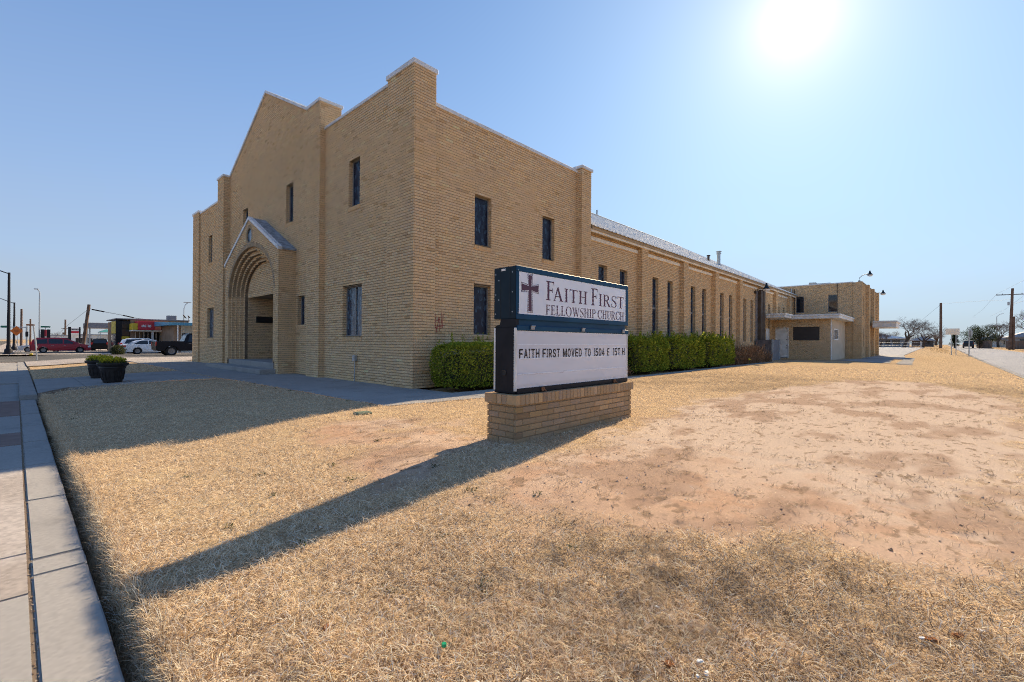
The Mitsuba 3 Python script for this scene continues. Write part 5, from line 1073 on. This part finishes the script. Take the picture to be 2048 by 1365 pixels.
# ---------------------------------------------------------------- left background: poles, signs, shops
def pole(key, label, cat, x, y, z0, z1, r0, r1, mat, lean=(0, 0)):
    k = thing(key, label, cat); m = MB(); m.tube([(x, y, z0), (x+lean[0]*.5, y+lean[1]*.5, (z0+z1)/2), (x+lean[0], y+lean[1], z1)], [r0, (r0+r1)/2, r1], 12); put(k+'__post', m, mat); return k
def black_lamp(x, y, z0, z1, label, s=1.):
    k = pole('street_lamp', label, 'street lamp', x, y, z0, z1, .14*s, .085*s, 'm_sign_black'); m = MB(); m.lathe([(.42*s, 0), (.42*s, .12), (.30*s, .2), (.28*s, .5), (.18*s, .62), (.16*s, .9), (.13*s, 1.0)], (x, y, z0), 16); put(k+'__base', m, 'm_sign_black', smooth=40)
    m = MB(); m.tube([(x, y, z1-.12), (x-.45*s, y, z1+.05), (x-1.2*s, y, z1+.42), (x-2.4*s, y, z1+.75)], .045*s, 8); put(k+'__arm', m, 'm_sign_black'); m = MB(); m.cbox(x-3.1*s, x-2.35*s, y-.16, y+.16, z1+.68, z1+.82, .04); put(k+'__lamp_head', m, 'm_sign_black')
black_lamp(-.5, 66, -.40, 7.55, 'tall black street lamp at the left edge, the nearer of two'); black_lamp(-.2, 95, -.5, 6.25, 'black street lamp farther down the street with a drooping arm')
k = pole('light_mast', 'tall slender grey light mast behind the street name sign', 'street lamp', 2.62, 110, -.5, 8.9, .11, .07, 'm_galv'); m = MB(); m.tube([(2.62, 110, 8.85), (2.55, 110, 9.2), (2.35, 110, 9.42)], .06, 8); m.cbox(1.95, 2.5, 109.8, 110.2, 9.4, 9.55, .04); put(k+'__lamp_head', m, 'm_galv')
k = pole('utility_pole', 'brown wooden utility pole beside the orange warning sign', 'utility pole', .52, 100, -.5, 5.6, .15, .12, 'm_wood_pole')
k = pole('utility_pole', 'thin distant wooden pole between the mast and the brown pole', 'utility pole', 2.45, 170, -.5, 6.3, .2, .15, 'm_wood_pole')
k = pole('utility_pole', 'distant wooden pole with crossarms left of the shop pylon', 'utility pole', 8.86, 170, -.5, 6.4, .22, .17, 'm_wood_pole'); m = MB(); m.box(8.1, 9.6, 169.9, 170.1, 4.0, 4.15); m.cbox(8.3, 8.75, 169.7, 170, 2.4, 3.0, .03); put(k+'__crossarm', m, 'm_wood_pole')
k = thing('traffic_signal', 'traffic signal mast with a long arm over the street at the far left', 'traffic signal'); m = MB(); m.tube([(.92, 85, -.5), (.92, 85, 2.75)], .10, 10); m.tube([(.92, 85, 2.62), (-6, 85, 2.66)], .055, 8); put(k+'__mast', m, 'm_galv')
m = MB(); m.cbox(.78, 1.06, 84.7, 85.0, 1.45, 2.1, .03); put(k+'__signal_head', m, 'm_black')
m = MB()
for z in (1.58, 1.78, 1.98): m.tube([(.92, 84.72, z), (.92, 84.66, z)], .075, 12)
put(k+'__visor', m, 'm_black'); m = MB(); m.box(-1.3, -.55, 84.85, 84.9, 2.52, 2.78); m.box(-2.6, -1.6, 84.85, 84.9, 2.52, 2.78); put(k+'__street_plate', m, 'm_green_sign')
k = thing('warning_sign', 'orange diamond roadworks sign on a folding stand at the street corner', 'sign'); m = MB(); D_ = Polygon([(0, -.62), (.46, 0), (0, .62), (-.46, 0)]) if False else Polygon([(0, -.40), (.36, 0), (0, .40), (-.36, 0)])
m.prism(D_.buffer(.02), (.02, 58, 1.82), UX, (0, 0, 1), (0, .03, 0)); put(k+'__panel', m, 'm_orange')
m = MB()
for a, z in ((-.14, .08), (-.18, 0), (-.12, -.08)): m.box(.02+a, .02-a, 57.985, 57.999, 1.80+z, 1.83+z)
put(k+'__dark_lines', m, 'm_rust')
m = MB(); m.tube([(.06, 58.04, 1.45), (.12, 58.04, .0)], .025, 6); m.tube([(.12, 58.04, .2), (-.45, 58.0, -.27)], .02, 6); m.tube([(.12, 58.04, .2), (.65, 58.0, -.27)], .02, 6); m.tube([(.12, 58.04, .2), (.12, 58.7, -.27)], .02, 6); put(k+'__stand', m, 'm_galv')
m = MB(); m.cbox(.78, 1.0, 57.9, 58.1, -.28, -.12, .05); tag(put('sandbag', m, 'm_yellow'), 'small yellow sandbag on the road near the orange sign', 'sandbag')
k = thing('sign_post', 'leaning grey steel sign post with a small rusty sign seen edge-on', 'sign post'); m = MB(); m.tube([(.88, 40.2, -.16), (.80, 40.2, .95), (.70, 40.2, 2.0)], .035, 8); m.tube([(.84, 40.24, .6), (.77, 40.24, 1.3)], .04, 8); put(k+'__post', m, 'm_galv'); m = MB(); m.cbox(.40, .76, 40.17, 40.2, 1.92, 2.02, .01); put(k+'__plate', m, 'm_rust')
k = thing('street_name_sign', 'green street name sign on a post above the red minivan', 'sign'); m = MB(); m.tube([(2.5, 82, -.5), (2.5, 82, 2.8)], .04, 8); put(k+'__post', m, 'm_galv'); m = MB(); m.cbox(2.06, 2.92, 81.95, 81.98, 2.58, 2.78, .01); put(k+'__plate', m, 'm_green_sign'); m = MB(); m.cbox(2.42, 2.62, 81.94, 81.96, 1.5, 2.3, .01); put(k+'__red_plate', m, 'm_red')
k = thing('dark_board', 'pair of dark upright boards behind the street name sign', 'board')
for a, b in ((2.79, 3.24), (3.52, 3.91)): put(k+'__panel', MB().cbox(a, b, 109.5, 110.2, -.5, 2.8, .03), 'm_sign_black')
m = MB(); m.box(3.24, 3.52, 109.8, 110, -.5, 2.75); put(k+'__strip', m, 'm_white')
k = thing('pylon_sign', 'white and red shop pylon sign with dark side panels', 'sign')
m = MB(); m.cbox(6.65, 7.02, 119.8, 120.5, -.5, 3.5, .03); m.cbox(8.14, 8.36, 119.8, 120.5, -.5, 3.5, .03); put(k+'__side_panel', m, 'm_sign_black'); m = MB(); m.cbox(7.03, 8.13, 119.85, 120.3, 2.25, 3.32, .02); put(k+'__upper_face', m, 'm_white'); m = MB(); m.cbox(7.03, 8.13, 119.85, 120.3, 1.4, 2.15, .02); put(k+'__lower_face', m, 'm_yellow' if False else 'm_cream'); m = MB(); m.box(7.05, 8.11, 119.82, 119.845, 2.32, 2.72); put(k+'__red_band', m, 'm_red')
m = MB(); x = 7.1
for i in range(8): w = .07+.04*((i*7) % 3)/2; m.box(x, x+w, 119.82, 119.845, 2.92, 3.1); x += w+.035
put(k+'__dark_marks', m, 'm_black')
k = pole('leaning_pole', 'short brown wooden pole leaning beside the forecourt', 'utility pole', 6.1, 85, -.5, 5.9, .20, .17, 'm_wood_pole', (.64, 0))
k = thing('span_cable', 'sagging cable with black sleeves running from the leaning pole to the right', 'cable'); cp_ = [(4.93, 62, 4.2), (5.2, 62, 4.12), (6.0, 62, 3.95), (7.2, 62, 3.72), (8.4, 62, 3.43), (10.0, 62.3, 3.25), (11.4, 62.6, 3.13), (13.5, 63, 3.0)]; cp_ = [(a*1.37, b*1.37, 1.1+(c-1.1)*1.37) for a, b, c in cp_]; put(k+'__wire', MB().tube(cp_, .03, 6), 'm_black'); put(k+'__sleeve', MB().tube([(7.05, 85, 5.25), (8.3, 85, 4.99)], .085, 8), 'm_black'); put(k+'__sleeve', MB().tube([(10.3, 85, 4.6), (11.5, 85, 4.3)], .08, 8), 'm_black')
put(k+'__guy', MB().tube([(6.7, 85, 5.3), (5.0, 90, 3.2), (3.0, 96, .2)], .015, 5), 'm_black')
k = thing('fuel_canopy', 'flat grey filling station canopy on posts behind the leaning pole', 'canopy'); m = MB(); m.cbox(7.3, 10.9, 95, 101, 2.9, 3.72, .05); put(k+'__roof', m, 'm_grey_paint')
m = MB()
for x in (7.7, 10.5): m.box(x-.1, x+.1, 95.8, 96.0, -.5, 2.9); m.box(x-.1, x+.1, 100, 100.2, -.5, 2.9)
put(k+'__post', m, 'm_galv')
k = thing('shade_canopy', 'small teal pyramid shade canopy on posts', 'canopy'); m = MB(); a = np.array([[8.15, 89, 2.24], [10.0, 89, 2.24], [10.0, 91, 2.24], [8.15, 91, 2.24], [9.07, 90, 2.68]]); m.add(np.vstack([a, a-[0, 0, .05]]), np.array([[0, 1, 4], [1, 2, 4], [2, 3, 4], [3, 0, 4], [6, 5, 9], [7, 6, 9], [8, 7, 9], [5, 8, 9], [0, 5, 6], [0, 6, 1], [1, 6, 7], [1, 7, 2], [2, 7, 8], [2, 8, 3], [3, 8, 5], [3, 5, 0]])); put(k+'__roof', m, 'm_teal'); m = MB()
for x in (8.3, 9.85):
    for y in (89.15, 90.85): m.tube([(x, y, -.5), (x, y, 2.26)], .04, 6)
put(k+'__post', m, 'm_galv')
# shop with a yellow and red fascia sign
k = thing('corner_shop', 'tan brick shop with a dark glazed end tower and red and yellow fascia signs', 'shop')
put(k+'__wall', MB().box(9.82, 16, 75, 84, -.5, 3.68).box(8.6, 9.815, 75.3, 84, -.5, 3.5), 'm_wall_tan'); put(k+'__roof_edge', MB().cbox(8.42, 16.1, 74.85, 84.1, 3.685, 3.82, .02), 'm_grey_paint')
tw = MB(); tw.box(8.43, 8.6, 75.0, 79, -.5, 3.55); tw.box(8.5, 9.8, 75.02, 75.25, -.5, 3.5); put(k+'__tower', tw, 'm_sign_black')
for z0, z1, mt in ((2.55, 3.4, 'm_glass_dark'), (1.62, 2.45, 'm_glass_dark'), (.8, 1.55, 'm_yellow'), (-.3, .7, 'm_glass_dark')): put(k+'__pane', MB().cbox(9.0, 9.74, 74.96, 75.015, z0, z1, .01), mt)
for i in range(4):
    for z0, z1, mt in ((1.9, 3.45, 'm_yellow'), (.3, 1.8, 'm_glass_dark')): put(k+'__pane', MB().cbox(8.39, 8.425, 75.1+i*.95, 75.9+i*.95, z0, z1, .01), mt)
put(k+'__awning', MB().cbox(9.7, 14.4, 72.4, 74.99, 2.18, 2.34, .02), 'm_cream')
m = MB(); m.cbox(9.72, 10.20, 72.4, 74.98, 2.36, 3.16, .02); put(k+'__yellow_sign', m, 'm_yellow'); m = MB(); m.cbox(10.21, 11.9, 72.3, 74.98, 2.36, 3.45, .02); put(k+'__red_sign', m, 'm_red')
m = MB(); x = 10.55
for i in range(8):
    if i != 4: m.box(x, x+.085, 72.27, 72.298, 2.7, 2.95+.05*(i % 2))
    x += .12
put(k+'__pale_marks', m, 'm_white')
m = MB()
for i in range(9): x = 10.3+i*.42; m.box(x, x+.06, 74.93, 74.99, -.4, 2.15)
put(k+'__mullion', m, 'm_white'); put(k+'__shop_window', MB().box(10.3, 13.7, 74.96, 74.995, -.35, 2.1), 'm_glass_dark'); put(k+'__column', MB().cbox(11.58, 11.80, 72.5, 72.7, -.5, 2.17, .01), 'm_white')
m = MB(); m.cbox(13.95, 14.95, 76.6, 77.6, 3.82, 4.45, .03); tag(put('roof_air_unit', m, 'm_grey_paint'), 'grey air conditioning unit on the tan shop roof', 'air conditioner')
k = thing('blue_roof_shop', 'tan shop with a blue metal roof edge beside the church corner', 'shop'); put(k+'__wall', MB().box(12.6, 22, 66, 73, -.5, 2.9), 'm_wall_tan'); put(k+'__pale_wall', MB().box(13.3, 22, 65.9, 65.99, -.5, 2.88), 'm_wall_pale')
m = MB(); m.add([[11.8, 64, 2.84], [22, 64, 2.84], [22, 64, 3.12], [11.8, 64, 3.12], [11.8, 74, 3.45], [22, 74, 3.45], [11.8, 74, 2.84], [22, 74, 2.84]], [[0, 1, 2, 3], [3, 2, 5, 4], [0, 3, 4, 6], [1, 7, 5, 2], [0, 6, 7, 1]]); put(k+'__roof', m, 'm_blue_roof')
m = MB()
for i in range(34): x = 11.85+i*.3; m.add([[x, 63.98, 3.13], [x+.04, 63.98, 3.13], [x+.04, 74, 3.47], [x, 74, 3.47], [x, 63.98, 3.1], [x+.04, 63.98, 3.1]], [[0, 1, 2, 3], [4, 5, 1, 0]])
put(k+'__roof_seam', m, 'm_blue_roof'); put(k+'__post', MB().box(12.58, 12.68, 64.1, 64.2, -.5, 2.83), 'm_white'); put(k+'__window', MB().cbox(13.4, 14.0, 65.85, 65.89, 1.2, 1.95, .01), 'm_glass_dark'); put(k+'__window', MB().cbox(14.15, 15.2, 65.85, 65.89, 1.2, 1.95, .01), 'm_glass_dark')
for x, s in ((14.0, 1.), (14.45, .7)):
    k = thing('satellite_dish', 'rusty satellite dish on the blue shop roof, the larger one' if s == 1 else 'smaller satellite dish at the right on the blue shop roof', 'satellite dish'); m = MB(); m.lathe([(0, 0), (.14*s, .02), (.27*s, .08), (.29*s, .10)], (0, 0, 0), 16); c_, s_ = math.cos(.9), math.sin(.9); m.v = [np.stack([v[:, 0]*c_+v[:, 2]*s_+x, v[:, 1]+68, -v[:, 0]*s_+v[:, 2]*c_+3.95], 1) for v in m.v]; put(k+'__dish', m, 'm_rust'); put(k+'__arm', MB().tube([(x, 68, 3.95), (x, 68, 3.2)], .03, 6), 'm_rust')
k = pole('light_mast', 'slender grey light mast above the blue roofed shop', 'street lamp', 19.55, 95, -.5, 6.6, .09, .06, 'm_galv'); m = MB(); m.tube([(19.55, 95, 6.5), (19.75, 95, 7.2), (20.1, 95, 7.55)], .055, 8); m.cbox(19.5, 20.6, 94.8, 95.2, 7.55, 7.68, .03); put(k+'__lamp_head', m, 'm_galv')
# low distant strip of stores and trucks closing the view at the left
for i, (x0, x1, y, h, mt, lb) in enumerate([(-14, -3.5, 190, 2.6, 'm_grey_roof', 'low grey store far down the street at the left'), (4.2, 11.5, 150, 1.9, 'm_white', 'low white store far behind the red minivan'), (12, 34, 170, 2.4, 'm_wall_pale', 'pale store far behind the filling station')]):
    k = thing('distant_store', lb, 'building'); put(k+'__wall', MB().box(x0, x1, y, y+12, -.6, h), mt); put(k+'__roof_edge', MB().cbox(x0-.2, x1+.2, y-.2, y+12.2, h+.002, h+.25, .03), 'm_grey_roof')
    for j in range(int((x1-x0)/2.4)): put(k+'__window', MB().box(x0+.6+j*2.4, x0+2.2+j*2.4, y-.05, y-.005, .2, 1.5), 'm_glass_dark')

# ---------------------------------------------------------------- trees
def bare_tree(label, x, y, h, spread, seed, key='bare_tree', r0=.22, depth=7, fork=.12):
    k = thing(key, label, 'tree'); rg = np.random.default_rng(seed); z = float(hgt(x, y, False))-.1; tr, cr = MB(), MB()
    def grow(p, d, L, r, lv):
        n = 3; P = [p]
        for i in range(n): d = d+rg.normal(0, .10, 3)+np.array([0, 0, .04]); d /= np.linalg.norm(d); P.append(P[-1]+d*L/n)
        (tr if lv < 2 else cr).tube(P, np.linspace(r, r*.66, n+1), 6 if lv < 2 else 3, cap=False)
        if lv >= depth: return
        for j in range(rg.integers(2, 4) if lv else rg.integers(5, 7)):
            a = rg.uniform(0, 2*np.pi); s = rg.uniform(.35, .75)*spread; e = d*1.0+np.array([math.cos(a)*s, math.sin(a)*s, .12*rg.normal()]); grow(P[-1] if rg.random() < .7 else P[-2], e/np.linalg.norm(e), L*rg.uniform(.66, .88), max(r*rg.uniform(.42, .6), .012), lv+1)
    grow(np.array([x, y, z]), np.array([.02, 0, 1.]), h*.24, r0, 0); put(k+'__trunk', tr, 'm_bark'); put(k+'__crown', cr, 'm_twig'); return k
bare_tree('large bare tree left of the two, beside the annex canopy', 142, 6.4, 9.0, 1.7, 3, r0=.34)
bare_tree('large bare tree right of the two, left of the leaning-free tall pole', 150, 3.2, 8.6, 1.7, 5, r0=.30)
bare_tree('small bare tree showing below the annex canopy', 150, 11.5, 5.2, 1.3, 8, r0=.25)
bare_tree('bare tree above the house roofs at the right', 175, -11.0, 8.4, 1.2, 11, r0=.3)
bare_tree('bare tree at the right edge behind the wooden fence', 122, -11.8, 8.6, 1.3, 13, r0=.3)
bare_tree('distant bare tree at the end of the side street', 250, 1.5, 7.5, 1.2, 17, r0=.4, depth=5); bare_tree('distant bare tree right of the street end', 270, -4.0+8.5, 7., 1.2, 19, r0=.4, depth=5)
bare_tree('far small bare tree behind the shop pylon', 9.5, 210, 5.5, 1.2, 23, r0=.25, depth=5); bare_tree('far bare tree left of the shop pylon', 6.0, 215, 5.2, 1.2, 29, r0=.25, depth=5)
labels['bare_tree_001']['label'] = 'large bare tree right of the two, just left of the plain tall pole'
def leafy_tree(label, x, y, h, w, n, seed, cols, z0f=.25, key='evergreen_tree', cone=False):
    k = thing(key, label, 'tree'); rg = np.random.default_rng(seed); z = float(hgt(x, y, False))-.1; tr = MB(); tr.tube([(x, y, z), (x+.05, y, z+h*.35), (x, y, z+h*.7)], [.18, .13, .06], 8)
    C = []
    for _ in range(26):
        a = rg.uniform(0, 6.28); t = rg.uniform(z0f, .95); rr = (w/2)*(((1-t)*1.1+.05) if cone else math.sqrt(max(.05, 1-((t-.6)/.48)**2)))*rg.uniform(.2, .85); c = np.array([x+rr*math.cos(a), y+rr*math.sin(a), z+h*t]); C.append(c); tr.tube([(x, y, z+h*min(t, .6)*.8), c], [.05, .02], 4)
    C = np.array(C); i = rg.integers(0, len(C), n); q = rg.normal(0, 1, (n, 3)); q /= np.linalg.norm(q, axis=1, keepdims=True); P = C[i]+q*rg.uniform(.3, 1., (n, 1))*w*np.array([.17, .17, .12]); m = MB(); tone = tone_mix(n, cols)*(.7+.6*(i[:, None] % 5)/4); m.add(*leaf_quads(P, q+[0, 0, .3], .20 if h < 9 else .4, tone)); put(k+'__trunk', tr, 'm_bark'); put(k+'__crown', m, 'm_leaf', vc=True)
DG = [(.035, .05, .025), (.05, .065, .03), (.028, .04, .022)]
leafy_tree('dark green broad evergreen tree over the house roofs at the right', 160, -6.9, 5.4, 7.6, 7000, 31, DG)
leafy_tree('dark pointed conifer left of the broad evergreen', 165, -2.6, 4.0, 2.6, 2500, 33, DG, .1, 'conifer', True)
for i, (x, y, h, w) in enumerate([(260, 8, 5.5, 9), (275, 2, 5, 8), (240, -9.5, 6, 9), (290, -13, 6, 10), (235, 14, 5, 9)]): leafy_tree(['dull green treetops left of the plain pole far away', 'dull treetop where the side street ends', 'dull treetop behind the pointed conifer', 'far treetop behind the grey house', 'far treetop behind the bare trees'][i], x, y, h, w, 2200, 40+i, [(.09, .085, .075), (.11, .10, .085), (.07, .07, .06)], .1, 'distant_tree')
# ---------------------------------------------------------------- right background
k = pole('utility_pole', 'plain dark wooden pole without crossarm beside the side street', 'utility pole', 136.5, .05, .3, 10.2, .26, .2, 'm_wood_pole')
k = pole('utility_pole', 'wooden utility pole with a crossarm, leaning slightly, at the right', 'utility pole', 119.7, -8.9, .1, 11.2, .24, .17, 'm_wood_pole', (.3, -.35)); m = MB(); m.obox((119.95, -9.2, 10.1), [(.12, -.99, 0), (.99, .12, 0), (0, 0, 1)], (2.0, .06, .07)); put(k+'__crossarm', m, 'm_wood_grey'); m = MB(); m.tube([(119.8, -9.35, .1), (119.9, -9.4, 6.2)], .16, 8); put(k+'__stub_post', m, 'm_wood_pole'); m = MB(); m.cbox(119.6, 119.9, -8.9, -8.6, 8.2, 8.8, .04)
for q in (-1.9, -1.2, 1.2, 1.9): m.tube([(119.95+.12*q, -9.2-.99*q, 10.17), (119.95+.12*q, -9.2-.99*q, 10.32)], .05, 6)
put(k+'__insulator', m, 'm_galv')
k = thing('power_line', 'thin overhead wires running off the crossarm pole', 'wire'); m = MB()
for q in (-1.9, 1.9): m.tube([(119.95+.12*q, -9.2-.99*q, 10.3), (90, -9.0-.6*q, 9.6), (60, -9-.6*q, 9.7), (20, -9.4-.6*q, 10.5)], .012, 4); m.tube([(119.95+.12*q, -9.2-.99*q, 10.3), (160, -9.2-q, 9.6), (210, -9.5-q, 10.3)], .015, 4)
m.tube([(119.7, -9.2, 8.3), (90, -9.2, 7.5), (60, -9.3, 7.6), (20, -9.5, 8.4)], .02, 4); m.tube([(136.5, .05, 10.), (160, .3, 9.3), (210, .4, 9.9)], .015, 4); m.tube([(136.5, .05, 10.), (128, -4.5, 9.7), (120, -9.2, 9.2)], .012, 4); m.tube([(136.5, .05, 9.9), (136.8, 5.5, 4), (137, 9.5, .4)], .014, 4); put(k+'__wire', m, 'm_black')
k = thing('road_sign', 'pale blank back of a rectangular road sign on two thin posts', 'sign'); m = MB(); m.tube([(65, -.78, -.1), (65, -.78, 2.7)], .04, 6); m.tube([(65, -1.12, -.1), (65, -1.12, 2.2)], .035, 6); put(k+'__post', m, 'm_galv'); m = MB(); m.cbox(64.94, 64.97, -1.38, -.34, 2.15, 2.78, .008); put(k+'__panel', m, 'm_cream')
k = thing('stop_sign', 'octagonal sign seen nearly edge-on on a leaning post by the kerb', 'sign'); m = MB(); m.tube([(59.1, -1.86, -.1), (59.1, -1.9, 2.45)], .045, 8); put(k+'__post', m, 'm_galv'); m = MB(); a = np.arange(8)*math.pi/4+math.pi/8; m.prism(Polygon(np.stack([.38*np.cos(a), .38*np.sin(a)], 1)), (59.06, -1.95, 2.2), (.93, .36, 0), (0, 0, 1), (.008, -.02, 0)); put(k+'__panel', m, 'm_galv')
k = pole('light_mast', 'thin street lamp far behind the evergreen at the right', 'street lamp', 190, -11.6, .5, 9.3, .1, .07, 'm_galv'); m = MB(); m.tube([(190, -11.6, 9.2), (190, -12.2, 9.9), (190, -13, 10.1)], .06, 6); put(k+'__arm', m, 'm_galv')
def house(label, x0, x1, y0, y1, z, h, rh, wm, rm, wn=()):
    k = thing('house', label, 'house'); put(k+'__wall', MB().box(x0, x1, y0, y1, z-.3, z+h), wm); ym = (y0+y1)/2; o = .5; zt = z+h
    m = MB(); a = [[x0-o, y0-o, zt], [x0-o, y1+o, zt], [x0+1.5, ym, zt+rh], [x1+o, y0-o, zt], [x1+o, y1+o, zt], [x1-1.5, ym, zt+rh]]; a = np.array(a); m.add(a+[0, 0, .02], [[0, 1, 2], [3, 5, 4]]); m.add(a+[0, 0, .02], [[0, 2, 5, 3], [1, 4, 5, 2]]); m.box(x0-o, x1+o, y0-o, y1+o, zt-.16, zt+.015); put(k+'__roof', m, rm)
    for (ya, yb, za, zb) in wn: put(k+'__window', MB().box(x0-.06, x0-.005, ya, yb, z+za, z+zb), 'm_glass_dark')
    put(k+'__door', MB().box(x0-.05, x0-.005, ym-.5, ym+.5, z, z+2.05), 'm_white')
house('grey roofed blue-grey house behind the fence at the right', 142, 154, -19.5, -10.8, .4, 2.5, 1.9, 'm_wall_grey', 'm_grey_roof', [(-18.5, -17, .9, 2.), (-13.5, -12, .9, 2.)])
house('tan roofed house at the right edge', 138, 150, -32, -21, .4, 2.5, 1.9, 'm_wall_pale', 'm_wall_tan', [(-30.5, -29, .9, 2.), (-24, -22.5, .9, 2.)])
house('small pale house left of the blue-grey one', 176, 186, -14.0, -7.2, .5, 2.2, 1.2, 'm_wall_pale', 'm_grey_roof', [(-13, -12, .9, 1.8), (-9, -8, .9, 1.8)])
house('long low house with a white roof behind the bare trees', 160, 172, 6.5, 19, .5, 2.3, 1.3, 'm_wall_grey', 'm_white', [(8, 9.6, .8, 1.8), (15, 17, .8, 1.8), (10, 11, .8, 1.8)])
house('low house half hidden by the left bare tree', 178, 190, 1.6, 6.2, .5, 1.9, 1.2, 'm_wood_grey', 'm_grey_roof', [(2, 3, .8, 1.6)])
k = thing('wooden_fence', 'weathered brown plank fence in front of the houses at the right', 'fence')
def fence_run(x0, y0, x1, y1, z, h, mat, w=.6):
    L = math.hypot(x1-x0, y1-y0); n = int(L/w); u = np.array([x1-x0, y1-y0, 0])/L; nn = np.array([-u[1], u[0], 0])
    for i in range(n): hh = h+.1*random.random(); mm = MB(); mm.obox(np.array([x0, y0, z+hh/2])+u*(i+.5)*L/n, [u, nn, (0, 0, 1)], (L/n/2-.012, .02, hh/2)); put(k+'__plank', mm, mat)
fence_run(136, -9.6, 136, -19, .35, 1.6, 'm_fence_wood', .45); fence_run(103, -10.6, 103, -16, .25, 1.75, 'm_fence_wood', .3); fence_run(103, -10.6, 118, -10.6, .25, 1.75, 'm_fence_wood', .6); fence_run(150, -8.4, 165, -6.6, .4, 1.7, 'm_fence_wood', .8)
k = thing('rail_fence', 'thin rail fence across the dry lot behind the parking area', 'fence'); m = MB()
for i in range(9): y = 3.2+i*1.6; put(k+'__post', MB().tube([(134, y, .2), (134, y, 1.6)], .05, 6), 'm_galv')
for z in (.9, 1.55): m.tube([(134, 3.2, z), (134, 16, z)], .03, 5)
put(k+'__rail', m, 'm_galv')
# dry verge tufts along the side street
m = MB(); n = 500; x = rng.uniform(70, 140, n); y = -.6+rng.normal(0, .7, n)+.02*(x-62); ok = y > -1.9; x, y = x[ok], y[ok]; P = np.stack([x, y, hgt(x, y, False)], 1); m.add(*leaf_quads(P, np.tile([0, 0, .8], (len(x), 1)), .16, tone_mix(len(x), [(.42, .29, .14), (.5, .36, .18), (.3, .2, .1)]), .25, .5)); put('dry_verge', m, 'm_grass', vc=True); tag('dry_verge', 'tall dry grass tufts along the verge of the side street', 'grass', kind='stuff')
